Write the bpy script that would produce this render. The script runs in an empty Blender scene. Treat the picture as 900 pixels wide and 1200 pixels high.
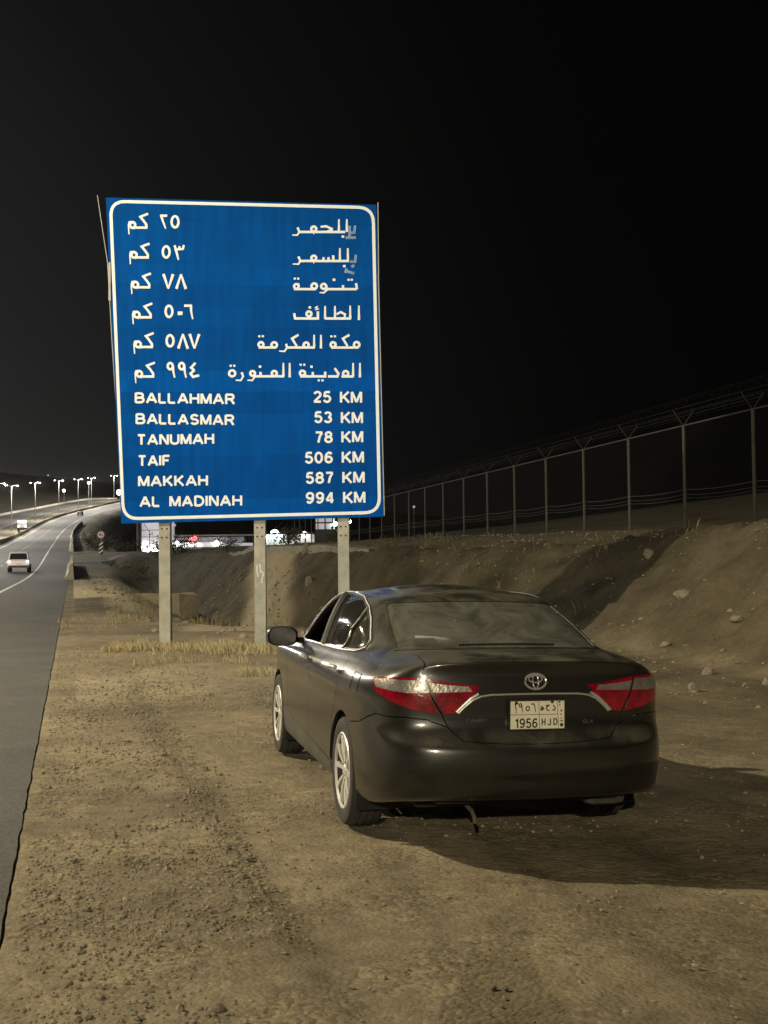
import bpy, bmesh, math, random
import numpy as np
from mathutils import Vector, Matrix, noise
from mathutils.geometry import delaunay_2d_cdt
random.seed(7)
C = bpy.context.scene.collection
S = bpy.context.scene
R = math.radians

# ------------------------------------------------------------------ camera
cam = bpy.data.objects.new('camera', bpy.data.cameras.new('camera')); C.objects.link(cam); S.camera = cam
cam.data.sensor_fit = 'VERTICAL'; cam.data.sensor_height = 24.0; cam.data.lens = 24.0*1400/1200
cam.data.clip_start = 0.05; cam.data.clip_end = 4000
CAMH = 1.69
pitch, roll = R(1.93), R(-.65)
Fv = Vector((0, math.cos(pitch), math.sin(pitch))); Rv = Vector((1, 0, 0)); Uv = Rv.cross(Fv)
R2 = Rv*math.cos(roll)+Uv*math.sin(roll); U2 = -Rv*math.sin(roll)+Uv*math.cos(roll)
cam.matrix_world = Matrix(((R2.x, U2.x, -Fv.x, 0), (R2.y, U2.y, -Fv.y, 0), (R2.z, U2.z, -Fv.z, CAMH), (0, 0, 0, 1)))
# ------------------------------------------------------------------ render look
S.view_settings.view_transform = 'Standard'; S.view_settings.look = 'None'
S.view_settings.exposure = 0; S.view_settings.gamma = 1
S.render.engine = 'CYCLES'
S.cycles.use_denoising = True
S.cycles.max_bounces = 6; S.cycles.volume_bounces = 0; S.cycles.diffuse_bounces = 2; S.cycles.glossy_bounces = 3
S.cycles.transparent_max_bounces = 12; S.cycles.sample_clamp_indirect = 3
S.cycles.caustics_reflective = False; S.cycles.caustics_refractive = False
# ------------------------------------------------------------------ night sky: town glow low over the road, black overhead
W = bpy.data.worlds.new('World'); S.world = W; W.use_nodes = True
nt = W.node_tree; N = nt.nodes; L = nt.links; N.clear()
out = N.new('ShaderNodeOutputWorld'); bg = N.new('ShaderNodeBackground'); L.new(bg.outputs[0], out.inputs[0])
tc = N.new('ShaderNodeTexCoord')
dp = N.new('ShaderNodeVectorMath'); dp.operation = 'DOT_PRODUCT'
gd = Vector((-.60, .80, .03)).normalized(); dp.inputs[1].default_value = gd
L.new(tc.outputs['Generated'], dp.inputs[0])
rmp = N.new('ShaderNodeValToRGB'); L.new(dp.outputs['Value'], rmp.inputs[0])
e = rmp.color_ramp.elements
e[0].position = 0.0; e[0].color = (.0006, .0006, .0005, 1)
e[1].position = 1.0; e[1].color = (.024, .0245, .025, 1)
for p_, c_ in ((.60, .0008), (.70, .0013), (.80, .0032), (.86, .0055), (.93, .0125), (.97, .019)):
    k = e.new(p_); k.color = (c_, c_, c_*1.0, 1)
L.new(rmp.outputs[0], bg.inputs[0]); bg.inputs[1].default_value = 1.0

# ------------------------------------------------------------------ road frame
A = R(14.6); SA, CA = math.sin(A), math.cos(A)
def sh(u): return .00042*(u-290)**2 if u > 290 else 0.0
def P(u, v, z=0.0):
    w = v+sh(u); return Vector((CA*w-SA*u, SA*w+CA*u, z))
def UV(x, y): return (-SA*x+CA*y, CA*x+SA*y)
ZK = [(-4000, 0), (92, 0), (110, .2), (128, .6), (165, 2.0), (200, 3.2), (240, 4.5), (311, 7.0), (357, 10.0), (400, 13.2), (440, 16.2), (500, 20.5), (600, 29), (700, 34), (900, 36), (5000, 36)]
def interp(K, x):
    for (a, za), (b, zb) in zip(K, K[1:]):
        if x <= b:
            t = (x-a)/(b-a); return za+(zb-za)*t
    return K[-1][1]
def zr(u):
    if u < 85: return 0.0
    return (interp(ZK, u-14)+interp(ZK, u-7)+interp(ZK, u)+interp(ZK, u+7)+interp(ZK, u+14))/5
def sm(x, a, b):
    t = min(1, max(0, (x-a)/(b-a))); return t*t*(3-2*t)

# ------------------------------------------------------------------ helpers
MATS = {}
def mat(name, col, rough=.6, metal=0., var=0., vscale=3., bump=0., bscale=20., emit=None, es=0., coat=0., col2=None, spec=.5, detail=6, coatr=.08):
    if name in MATS: return MATS[name]
    m = bpy.data.materials.new(name); m.use_nodes = True; MATS[name] = m
    n = m.node_tree.nodes; l = m.node_tree.links; b = n['Principled BSDF']
    b.inputs['Base Color'].default_value = (*col, 1); b.inputs['Roughness'].default_value = rough
    b.inputs['Metallic'].default_value = metal; b.inputs['Specular IOR Level'].default_value = spec
    b.inputs['Coat Weight'].default_value = coat; b.inputs['Coat Roughness'].default_value = coatr
    if emit: b.inputs['Emission Color'].default_value = (*emit, 1); b.inputs['Emission Strength'].default_value = es
    if var or col2 or bump:
        t = n.new('ShaderNodeTexCoord')
    if var or col2:
        x = n.new('ShaderNodeTexNoise'); x.inputs['Scale'].default_value = vscale; x.inputs['Detail'].default_value = detail; x.inputs['Roughness'].default_value = .65
        l.new(t.outputs['Object'], x.inputs['Vector'])
        r = n.new('ShaderNodeValToRGB'); l.new(x.outputs['Fac'], r.inputs[0])
        c2 = col2 or tuple(min(1, c*(1+var)) for c in col); c1 = col if col2 else tuple(c*(1-var) for c in col)
        r.color_ramp.elements[0].position = .32; r.color_ramp.elements[1].position = .68
        r.color_ramp.elements[0].color = (*c1, 1); r.color_ramp.elements[1].color = (*c2, 1)
        l.new(r.outputs[0], b.inputs['Base Color'])
    if bump:
        x = n.new('ShaderNodeTexNoise'); x.inputs['Scale'].default_value = bscale; x.inputs['Detail'].default_value = 5
        l.new(t.outputs['Object'], x.inputs['Vector'])
        bb = n.new('ShaderNodeBump'); bb.inputs['Strength'].default_value = 1; bb.inputs['Distance'].default_value = bump
        l.new(x.outputs['Fac'], bb.inputs['Height']); l.new(bb.outputs[0], b.inputs['Normal'])
    if emit: m.cycles.emission_sampling = 'NONE'
    return m
class MB:
    def __init__(s): s.v = []; s.f = []
    def add(s, vs, fs):
        o = len(s.v); s.v += [tuple(v) for v in vs]; s.f += [tuple(i+o for i in f) for f in fs]; return s
    def box(s, a, b, taper=0.):
        (x0, y0, z0), (x1, y1, z1) = a, b; t = taper
        return s.add([(x0, y0, z0), (x1, y0, z0), (x1, y1, z0), (x0, y1, z0), (x0+t, y0+t, z1), (x1-t, y0+t, z1), (x1-t, y1-t, z1), (x0+t, y1-t, z1)],
                     [(3, 2, 1, 0), (4, 5, 6, 7), (0, 1, 5, 4), (1, 2, 6, 5), (2, 3, 7, 6), (3, 0, 4, 7)])
    def tube(s, pts, r, n=8, r2=None, cap=True):
        pts = [Vector(p) for p in pts]; rings = []; m = len(pts)
        for i, p in enumerate(pts):
            d = (pts[min(i+1, m-1)]-pts[max(i-1, 0)]).normalized()
            a = d.orthogonal().normalized() if abs(d.z) > .95 or i < 0 else d.cross(Vector((0, 0, 1))).normalized()
            if abs(d.z) > .95: a = Vector((1, 0, 0))-d*d.x; a.normalize()
            b = d.cross(a); rr = r if r2 is None else r+(r2-r)*i/(m-1)
            rings.append([p+a*rr*math.cos(2*math.pi*k/n)+b*rr*math.sin(2*math.pi*k/n) for k in range(n)])
        vs = [q for g in rings for q in g]; fs = []
        for i in range(m-1):
            for k in range(n):
                fs.append((i*n+k, i*n+(k+1) % n, (i+1)*n+(k+1) % n, (i+1)*n+k))
        if cap: fs += [tuple(range(n))[::-1], tuple((m-1)*n+k for k in range(n))]
        return s.add(vs, fs)
    def lathe(s, prof, n=48, axis='x'):   # profile of (axial, radius)
        vs = []; fs = []; m = len(prof)
        for i in range(n):
            c, q = math.cos(2*math.pi*i/n), math.sin(2*math.pi*i/n)
            for a, r in prof: vs.append((a, r*c, r*q) if axis == 'x' else (r*c, r*q, a))
        for i in range(n):
            for k in range(m-1):
                j = (i+1) % n; fs.append((i*m+k, j*m+k, j*m+k+1, i*m+k+1))
        return s.add(vs, fs)
    def prism(s, poly, y0, y1):            # poly in (x,z), extruded in y
        n = len(poly); vs = [(x, y0, z) for x, z in poly]+[(x, y1, z) for x, z in poly]
        return s.add(vs, [tuple(range(n)), tuple(range(2*n-1, n-1, -1))]+[(i, i+n, (i+1) % n+n, (i+1) % n) for i in range(n)])
    def build(s, name, m, parent=None, smooth=False, bevel=0., kind=None, loc=None):
        me = bpy.data.meshes.new(name); me.from_pydata(s.v, [], s.f); me.validate()
        bm = bmesh.new(); bm.from_mesh(me); bmesh.ops.recalc_face_normals(bm, faces=bm.faces); bm.to_mesh(me); bm.free()
        if smooth:
            for p in me.polygons: p.use_smooth = True
            me.set_sharp_from_angle(angle=R(40))
        me.materials.append(m)
        o = bpy.data.objects.new(name, me); C.objects.link(o)
        if parent is not None: o.parent = parent
        if bevel:
            b = o.modifiers.new('b', 'BEVEL'); b.width = bevel; b.segments = 2; b.limit_method = 'ANGLE'
        if kind: o['kind'] = kind
        if loc: o.location = loc
        return o
def thing(name, label, cat, loc=(0, 0, 0), rz=0, group=None):
    o = bpy.data.objects.new(name, None); C.objects.link(o); o.location = loc; o.rotation_euler = (0, 0, rz)
    o.empty_display_size = .2; o['label'] = label; o['category'] = cat
    if group: o['group'] = group
    return o
def tag(o, label, cat, group=None):
    o['label'] = label; o['category'] = cat
    if group: o['group'] = group
    return o
def dup(root, loc, rz, label, group=None):
    r = root.copy(); C.objects.link(r); r.location = loc; r.rotation_euler = (0, 0, rz); r['label'] = label
    if group: r['group'] = group
    for ch in [c for c in root.children if c.type != 'LIGHT']:
        c = ch.copy(); C.objects.link(c); c.parent = r
        for g in ch.children:
            d = g.copy(); C.objects.link(d); d.parent = c
    return r
def fb(x, y, s, o=4, seed=0.):
    v = 0; a = 1; t = 0
    for i in range(o):
        v += a*noise.noise((x*s+seed, y*s-seed, seed*.7)); t += a; a *= .5; s *= 2.03
    return v/t

# ------------------------------------------------------------------ terrain height
def H(u, v):
    """ground height in road coordinates, v measured from the curved road axis"""
    r = zr(u)
    if v < 0:
        z = r-.06
        if v < -33:
            d = -33-v; z = r-.1+sm(d, 0, 25)*2.0+max(0, d-20)*.10*sm(u, -50, 200)
        if v > -.45: z = r-.030+.02*sm(v, -.45, -.30)+.012*fb(u, v, 3., 3, 2.)
        return z
    foot = 9.6-3.0*sm(u, 24, 48)+.35*fb(u, 0, .13, 3, 5.)
    crest = foot+3.3
    ctop = 2.15-.32*sm(u, 22, 30)+.30*fb(u, 3, .22, 3, 9.)+.10*fb(u, v, .9, 3, 2.)
    # flat verge, then a ditch behind the sign, then the side road's embankment
    dit = -1.5*sm(u, 25, 44)*(1-sm(u, 96, 124))
    side = 1.75*sm(u, 100, 132)
    slope = sm(v, 1.0+.02*max(0, u-25), 6.0)
    z = r*(1-slope)+slope*(dit+side) if u < 160 else r*(1-sm(v, 1.5, 6+.05*(u-160)))+sm(v, 1.5, 6+.05*(u-160))*2.1
    z += .05*fb(u, v, .5, 3, 1.)*sm(v, 0, 1)
    if u < 26: z -= .022*(max(0, min(v, 7)-1.6))*(1-sm(u, 14, 26))
    t = sm(v, foot, crest)
    k = (v-foot)/(crest-foot)
    if k > 0:
        kk = min(1, k); kk = kk*.65+.35*kk*kk*(3-2*kk)
        base = z; z = base+(max(ctop, base)-base)*kk+.30*fb(u, v, .8, 4, 3.)*math.sin(math.pi*min(1, max(0, k*.9)))**.7
        if k < 1.15 and u < 70: z += (.20*abs(fb(u*1.0, v*.25, 1.6, 3, 3.))+.22*fb(u, v, 1.9, 5, 1.)+.09*fb(u, v, 6, 3, 1.))*min(1, k*3)*(1 if k < 1 else 0)
        if v > crest:
            z = max(ctop, base)*(1-sm(v, crest, crest+3))+sm(v, crest, crest+3)*(2.15+.03*(v-crest))+.05*fb(u, v, .6, 3, 4.)
            if v > 22 and u < 150: z += (v-22)*.10*(1-sm(u, 60, 150))
    if u > 12 and v > .5: z += .10*sm(u, 22, 30)*fb(u, v, .35, 3, 8.)
    return z
def G(x, y): return H(*UV(x, y))

# ------------------------------------------------------------------ street lamps on the median (own light in the builder)
m_galv = mat('galvanised_steel', (.30, .30, .27), .55, .35, .25, 6, .001, 60)
m_armd = mat('dark_arm', (.06, .06, .055), .8)  # arms darker than the pole steel
m_lens = mat('lamp_lens', (.9, .9, .85), .3, emit=(1, .95, .86), es=60)
m_dark = mat('dark_rubber', (.012, .012, .012), .7, 0, .3, 20)
LAMP_H = 12.0
def street_lamp(u, v, label, energy, col, first=None):
    loc = P(u, v, zr(u)); loc.z = zr(u)-.02
    if first is None:
        t = thing('street_lamp', label, 'street lamp', loc, A, 'double street lamps along the median')
        MB().tube([(0, 0, 0), (0, 0, 4), (0, 0, LAMP_H)], .15, 10, .07).build('pole', m_galv, t, True)
        MB().box((-.22, -.22, 0), (.22, .22, .05)).build('base_plate', m_galv, t)
        for s in (-1, 1):
            MB().tube([(0, 0, LAMP_H-.1), (s*.5, 0, LAMP_H+.22), (s*1.1, 0, LAMP_H+.32)], .045, 8).build('arm', m_armd, t, True)
            h = MB().box((s*1.4-.35, -.15, LAMP_H+.24), (s*1.4+.35, .15, LAMP_H+.38), .05).build('lamp_head', m_galv, t, False, .02)
            MB().box((s*1.4-.18, -.10, LAMP_H+.18), (s*1.4+.18, .10, LAMP_H+.235)).build('lens', m_lens, h)
    else: t = dup(first, loc, A, label)
    for s in ((1, -1) if u < 50 else (1,)):
        ld = bpy.data.lights.new('lamp_light', 'POINT'); ld.energy = energy*(((.3 if u == -31 else .1 if u < -50 else 2.35) if s > 0 else (.15 if u > -50 else .1)) if u < 50 else 6.5 if u > 240 else 2.6); ld.color = col; ld.shadow_soft_size = .16
        lo = bpy.data.objects.new('lamp_light', ld); C.objects.link(lo); lo.parent = t
        lo.location = (s*1.4, 0, LAMP_H+.02)
    return t
MED = -15.0
warm = (1.0, .87, .61); cool = (1.0, .95, .86)
LE = 8000
HEAD = 420
lamps = []
names = {-73: 'double street lamp on the median farthest behind the camera', -31: 'double street lamp on the median behind the photographer',
         15.9: 'double street lamp on the median left of the parked sedan', 57.6: 'double street lamp on the median left of the blue sign'}
first = None
k = 0
far_lab = ['leftmost double street lamp over the far road', 'second double street lamp from the left over the far road',
 'double street lamp with one brighter head, third from the left', 'fourth double street lamp from the left, over the climbing road',
 'fifth double street lamp from the left, over the climbing road', 'street lamp nearest the left edge of the blue sign',
 'small high street lamp by the top of the road behind the sign edge', 'farthest small street lamp at the top of the road']
us = [-73, -31, 15.9, 57.6, 100, 142, 164, 205, 283, 331, 397, 455, 500, 530, 580, 635]
for i, u in enumerate(us):
    lab = names.get(u) or (far_lab[i-8] if i >= 8 else 'double street lamp on the median outside the left edge, number %s along the road' % ['five', 'six', 'seven', 'eight'][i-4])
    t = street_lamp(u, MED-(1.5 if u > 190 else 1.5 if u == -31 else -1.1), lab, LE if u < 50 else LE*(.42 if u < 180 else .6), warm if u < 90 else cool, first)
    first = first or t

yl = thing('added_mast_lamp', 'added tall mast with one strong lamp, out of view far behind the photographer', 'lamp', (-5.3, -57.5, 0), 0)  # added lamp out of view, strengthens the photographer's shadow
MB().tube([(0, 0, -.3), (0, 0, 20.2)], .22, 12, .10).build('pole', m_galv, yl, True)
MB().box((-.45, -.1, 20.2), (.45, .60, 20.4)).build('lamp_head', m_galv, yl, False, .03)
MB().box((-.38, .05, 20.14), (.38, .55, 20.19)).build('lens', m_lens, yl)
ld = bpy.data.lights.new('added_mast_light', 'POINT'); ld.energy = 105000; ld.color = warm; ld.shadow_soft_size = .18
lo = bpy.data.objects.new('added_mast_light', ld); C.objects.link(lo); lo.parent = yl; lo.location = (0, .3, 19.8)

# ------------------------------------------------------------------ ground material and sheet
def ground_mat():
    m = bpy.data.materials.new('gravel_ground'); m.use_nodes = True; n = m.node_tree.nodes; l = m.node_tree.links; b = n['Principled BSDF']
    b.inputs['Roughness'].default_value = .95; b.inputs['Specular IOR Level'].default_value = .15
    t = n.new('ShaderNodeTexCoord'); g = n.new('ShaderNodeNewGeometry')
    def nz(s, d=5, r=.6):
        x = n.new('ShaderNodeTexNoise'); x.inputs['Scale'].default_value = s; x.inputs['Detail'].default_value = d; x.inputs['Roughness'].default_value = r
        l.new(g.outputs['Position'], x.inputs['Vector']); return x.outputs['Fac']
    def ramp(f, a, ca, b_, cb):
        r = n.new('ShaderNodeValToRGB'); r.color_ramp.elements[0].position = a; r.color_ramp.elements[1].position = b_
        r.color_ramp.elements[0].color = (*ca, 1); r.color_ramp.elements[1].color = (*cb, 1); l.new(f, r.inputs[0]); return r.outputs[0]
    def mix(a, b_, f, mode='MIX'):
        x = n.new('ShaderNodeMix'); x.data_type = 'RGBA'; x.blend_type = mode
        for s_, i in ((a, 6), (b_, 7)):
            if isinstance(s_, tuple): x.inputs[i].default_value = (*s_, 1)
            else: l.new(s_, x.inputs[i])
        if isinstance(f, float): x.inputs[0].default_value = f
        else: l.new(f, x.inputs[0])
        return x.outputs[2]
    c = ramp(nz(.55, 6, .6), .36, (.160, .135, .090), .62, (.290, .245, .162))
    c = mix(c, ramp(nz(6, 6, .7), .33, (.62, .61, .60), .66, (1.22, 1.20, 1.17)), .7, 'MULTIPLY')
    v = n.new('ShaderNodeTexVoronoi'); v.inputs['Scale'].default_value = 42; v.inputs['Randomness'].default_value = 1
    l.new(g.outputs['Position'], v.inputs['Vector'])
    sp = ramp(v.outputs['Color'], .25, (.60, .60, .60), .85, (1.35, 1.33, 1.28))
    c = mix(c, sp, ramp(nz(1.6, 4), .42, (0.1, 0.1, 0.1), .6, (.8, .8, .8)), 'MULTIPLY')
    at = n.new('ShaderNodeAttribute'); at.attribute_name = 'pale'
    pale = ramp(nz(1.2, 5), .3, (.44, .37, .24), .7, (.56, .48, .33))
    c = mix(c, pale, at.outputs['Fac'])
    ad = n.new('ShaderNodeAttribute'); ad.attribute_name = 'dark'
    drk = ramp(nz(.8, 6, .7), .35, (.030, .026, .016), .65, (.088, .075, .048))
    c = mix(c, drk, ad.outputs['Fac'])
    l.new(c, b.inputs['Base Color'])
    h1 = n.new('ShaderNodeBump'); h1.inputs['Distance'].default_value = .0045; l.new(v.outputs['Distance'], h1.inputs['Height']); h1.invert = True
    h1.inputs['Strength'].default_value = .8
    h2 = n.new('ShaderNodeBump'); h2.inputs['Distance'].default_value = .010; l.new(nz(17, 6, .55), h2.inputs['Height']); l.new(h1.outputs[0], h2.inputs['Normal'])
    l.new(h2.outputs[0], b.inputs['Normal'])
    return m
m_ground = ground_mat()
def spaced(lo, hi, a, b, d, g=1.12, mx=60):
    x = [a]
    while x[-1] < b: x.append(x[-1]+d)
    s = d
    while x[-1] < hi: s = min(s*g, mx); x.append(x[-1]+s)
    s = d; y = []; q = a
    while q > lo: s = min(s*g, mx); q -= s; y.append(q)
    return y[::-1]+x
ul = spaced(-70, 1500, 3.5, 14, .055, 1.022, 30)
vl = [x for x in spaced(-.62, 400, -.60, 7.5, .06, 1.035, 25)]
vl = [-700, -500, -350, -250, -180, -130, -100, -80, -66, -56, -48, -42, -38, -35, -33, -30, -20, -10, -5, -1.5]+[v for v in sorted(set(vl))]
verts = []; pale = []; dark = []
for u in ul:
    for v in vl:
        z = H(u, v)
        if 2 < u < 30 and v > .1:
            z += .012*fb(u, v, 2.3, 4, 6.)+.006*fb(u, v, 11, 2, 4.)
            for tv, td, tw_ in ((.9, .016, .11), (2.35, .016, .11), (1.5+.09*(u-5), .014, .12), (3.0+.09*(u-5), .014, .12)): z -= td*math.exp(-((v-tv-.12*math.sin(u*.35))/tw_)**2)*(.5+.5*sm(fb(u, tv, .6, 2, 3.), -.3, .3))*(1-sm(u, 14, 20))
        verts.append(P(u, v, z))
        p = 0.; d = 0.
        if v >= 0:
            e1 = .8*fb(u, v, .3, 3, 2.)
            # pale sand apron beside the barrier end, running down to the ditch
            c0 = min(2.4, .20*max(0, 66-u))
            p = sm(u, 32, 42)*(1-sm(u, 84, 90))*sm(v+e1*.5, c0-1.6, c0-.8)*(1-sm(v+e1, c0+1.3, c0+2.0))
            if u > 48.5+.8*v+e1: p = max(p, sm(v, -.3, 0)*(1-sm(v, 2.2+e1, 3.4+e1))*(1-sm(u, 86, 90)))
            p = max(p, .8*sm(u, 62, 66)*(1-sm(u, 86, 90))*(1-sm(v, 4.5, 5.5)))
            if u < 60: p = max(p, .30*sm(fb(u, v, .16, 3, 12.), .0, .3))
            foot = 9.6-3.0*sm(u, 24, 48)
            if u < 30: d = .42*sm(v, 4.0, 8.5)*sm(fb(u, v, .4, 3, 2.), -.6, .2)  # verge colour darkened towards the bank in place of lamp falloff
            if v > foot-.5: d = sm(v, foot-.5, foot+.6)*(.70+.20*sm(fb(u, v, .5, 3, 5.), -.2, .4)+.12*sm(u+1.4*fb(u, v, .5, 3, 1.), 20.5, 23)); p = 0  # dark bank soil, with the lamp's falloff also painted into its colour
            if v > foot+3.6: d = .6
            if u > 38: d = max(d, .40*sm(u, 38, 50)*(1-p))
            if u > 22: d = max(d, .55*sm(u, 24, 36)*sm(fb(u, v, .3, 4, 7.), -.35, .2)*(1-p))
            if u > 58: d = max(d, .85*(1-p)*sm(v, 2.5, 4)*sm(u, 58, 75)*(1-sm(u, 150, 165)))
            if u > 160: d = .15+.6*sm(fb(u, v, .12, 3, 4.), -.15, .25)
            bw = 1-abs(v-(3.4+(u-28)*.205)-.5*e1)/(.6+.02*u)
            if 27 < u < 64 and bw > 0: p = max(p, .75*sm(bw, 0, .5)); d *= 1-p
            if 2 < u < 16:
                for tv in (.9, 2.35, 1.5+.09*(u-5), 3.0+.09*(u-5)): d = max(d, .22*math.exp(-((v-tv-.12*math.sin(u*.35))/.13)**2)*(.4+.6*sm(fb(u, tv, .6, 2, 3.), -.3, .3)))
        elif v < -11: d = .85
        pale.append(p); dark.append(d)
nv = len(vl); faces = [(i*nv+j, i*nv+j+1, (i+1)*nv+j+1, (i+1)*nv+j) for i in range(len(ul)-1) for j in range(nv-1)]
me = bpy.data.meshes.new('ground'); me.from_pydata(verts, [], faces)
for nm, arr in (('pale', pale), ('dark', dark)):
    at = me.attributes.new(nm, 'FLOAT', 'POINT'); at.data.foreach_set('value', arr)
for p_ in me.polygons: p_.use_smooth = True
me.materials.append(m_ground); go = bpy.data.objects.new('ground', me); C.objects.link(go); go['kind'] = 'structure'

# ------------------------------------------------------------------ roads
m_asph = mat('asphalt', (.056, .052, .044), .80, 0, .0, .8, .007, 130, col2=(.092, .085, .072), spec=.4, detail=12)
n = m_asph.node_tree.nodes; l = m_asph.node_tree.links; b = n['Principled BSDF']; src = b.inputs['Base Color'].links[0].from_socket
tcn = n.new('ShaderNodeTexCoord'); vo = n.new('ShaderNodeTexVoronoi'); vo.inputs['Scale'].default_value = 75; l.new(tcn.outputs['Object'], vo.inputs['Vector'])
mr = n.new('ShaderNodeMapRange'); mr.inputs[3].default_value = .45; mr.inputs[4].default_value = 1.55; l.new(vo.outputs['Color'], mr.inputs[0])
vm = n.new('ShaderNodeVectorMath'); vm.operation = 'SCALE'; l.new(src, vm.inputs[0]); l.new(mr.outputs[0], vm.inputs['Scale']); l.new(vm.outputs[0], b.inputs['Base Color'])
m_paint = mat('road_paint', (.62, .58, .48), .7, 0, .18, 9)
m_conc = mat('concrete', (.42, .39, .32), .85, 0, .2, 3, .003, 30)
m_conc_d = mat('aged_concrete', (.24, .22, .18), .9, 0, .3, 3, .004, 30)
ur = [-70+i*1.0 for i in range(0, 260)]; ur = [u for u in ur if u < 100]+[100+4*i for i in range(0, 150)]
def strip(name, v0, v1, dz, m, us_, kind='structure', jag=0., th=0., cols=1, parent=None):
    b = MB(); vs = []; n = cols+1
    for u in us_:
        a = v1+(jag*(fb(u, 0, .9, 4, 3.)+.5*fb(u, 0, 4, 2, 3.)) if jag else 0)
        for c in range(n): vs.append(P(u, v0+(a-v0)*c/cols, zr(u)+dz))
        if th: vs.append(P(u, a+.03, zr(u)+dz-th))
    n2 = n+(1 if th else 0)
    fs = [(i*n2+c, i*n2+c+1, (i+1)*n2+c+1, (i+1)*n2+c) for i in range(len(us_)-1) for c in range(n2-1)]
    b.add(vs, fs); o = b.build(name, m, parent)
    if parent is None: o['kind'] = kind
    return o
un = [-70+.5*i for i in range(60)]+[-40+.15*i for i in range(0, 600)]+[50+1.0*i for i in range(0, 50)]+[100+4*i for i in range(0, 150)]
road = strip('road', -11.6, -.32, 0.0, m_asph, un, jag=.028, th=.10, cols=4)
strip('opposite_road', -32.5, -20.5, 0.0, m_asph, ur, cols=3)
strip('shoulder_line', -3.45, -3.27, .005, m_paint, ur)
strip('median_line', -10.95, -10.78, .005, m_paint, ur)
strip('opposite_line', -21.3, -21.15, .005, m_paint, ur)
b = MB(); u = -60
while u < 400:
    for v0, v1 in ((-7.25, -7.11),):
        a = [P(u+q, vv, zr(u+q)+.005) for q in (0, 1.5, 3) for vv in (v0, v1)]
        b.add(a, [(0, 2, 3, 1), (2, 4, 5, 3)])
    u += 9
b.build('lane_dashes', m_paint, kind='structure')
# crack joint across the shoulder, low kerb wall of the median
b = MB()
us2 = [100+4*i for i in range(0, 140)]
for v0 in (-12.6, -33.5):
    vs = []
    for u in us2:
        for dv, dz in ((0, -.1), (.05, .75), (.2, .75), (.25, -.1)): vs.append(P(u, v0+dv, zr(u)+dz))
    fs = [(i*4+c, i*4+c+1, (i+1)*4+c+1, (i+1)*4+c) for i in range(len(us2)-1) for c in range(3)]
    b = MB().add(vs, fs)
    o = b.build('median_barrier' if v0 > -20 else 'verge_barrier', m_conc)
    tag(o, 'long low pale concrete barrier along the median of the far road' if v0 > -20 else 'long pale concrete barrier along the far side of the opposite road', 'barrier')
# side road crossing to the right beyond the ditch
vs = []; vvs = [-.3+1.0*i for i in range(0, 90)]; sru = [134+1.4*i for i in range(11)]
for v in vvs:
    for u in sru: vs.append(P(u, v, H(u, v)+.05))
ns_ = len(sru)
MB().add(vs, [(i*ns_+c, i*ns_+c+1, (i+1)*ns_+c+1, (i+1)*ns_+c) for i in range(len(vvs)-1) for c in range(ns_-1)]).build('side_road', m_asph, kind='structure')

# ------------------------------------------------------------------ roadside parapets
def parapet(u0, u1, label, h=1.1, vo=-.30):
    t = thing('concrete_barrier', label, 'barrier', P(u0, vo, zr(u0)), 0, 'concrete parapets beside the junction')
    o0 = P(u0, vo, zr(u0)); u = u0
    while u < u1-.1:
        ue = min(u+6, u1); vs = []
        for q in (u+.03, ue-.03):
            for dv, z in ((-.28, -.3), (-.28, .10), (-.02, .45), (.06, h), (.28, h), (.33, .4), (.38, -.3)):
                vs.append(P(q, vo+dv, zr(q)+z)-o0)
        fs = [(c, (c+1) % 7, 7+(c+1) % 7, 7+c) for c in range(7)]+[tuple(range(7))[::-1], tuple(range(7, 14))]
        MB().add(vs, fs).build('barrier_segment', m_conc, t)
        u = ue
    return t
parapet(86, 128, 'pale concrete road parapet in front of the junction, its end facing the camera')
parapet(172, 372, 'long curved concrete road parapet beyond the junction, climbing with the road')

# ------------------------------------------------------------------ stroke lettering
def strokes(mb, lines, T, w, d0, th=.0):
    """lines: list of polylines in source units; T maps to (x,z) metres; draws flat mitred strips in the xz plane facing -y"""
    for li, ln in enumerate(lines):
        ww = w
        if isinstance(ln, dict): ww = w*ln.get('w', 1); tap = ln.get('tap'); ln = ln['p']
        else: tap = None
        pts = []
        for p in ln:
            q = Vector(T(*p))
            if not pts or (q-pts[-1]).length > 1e-5: pts.append(q)
        closed = len(pts) > 3 and (pts[0]-pts[-1]).length < 1e-4
        if closed: pts = pts[:-1]
        n = len(pts)
        if n < 2: continue
        Lf = []; Rt = []
        for i in range(n):
            if closed: a, c = pts[i-1], pts[(i+1) % n]
            else: a, c = pts[max(i-1, 0)], pts[min(i+1, n-1)]
            d1 = (pts[i]-a); d2 = (c-pts[i])
            if d1.length < 1e-9: d1 = d2
            if d2.length < 1e-9: d2 = d1
            d1 = d1.normalized(); d2 = d2.normalized(); tg = (d1+d2)
            if tg.length < .2: tg = d1
            tg.normalize(); nn = Vector((-tg.y, tg.x)); k = max(.45, abs(nn.dot(Vector((-d1.y, d1.x)))))
            h = ww/2/k
            if tap: h *= tap[0]+(tap[1]-tap[0])*i/(n-1)
            Lf.append(pts[i]+nn*h); Rt.append(pts[i]-nn*h)
        y = d0-.00025*(li % 7)
        o = [(p.x, y, p.y) for p in Lf]+[(p.x, y, p.y) for p in Rt]
        rng = range(n if closed else n-1)
        mb.add(o, [(i, (i+1) % n, n+(i+1) % n, n+i) for i in rng])
def arc(cx, cy, rx, ry, a0, a1, n=14):
    return [(cx+rx*math.cos(R(a0+(a1-a0)*i/n)), cy+ry*math.sin(R(a0+(a1-a0)*i/n))) for i in range(n+1)]
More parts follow.
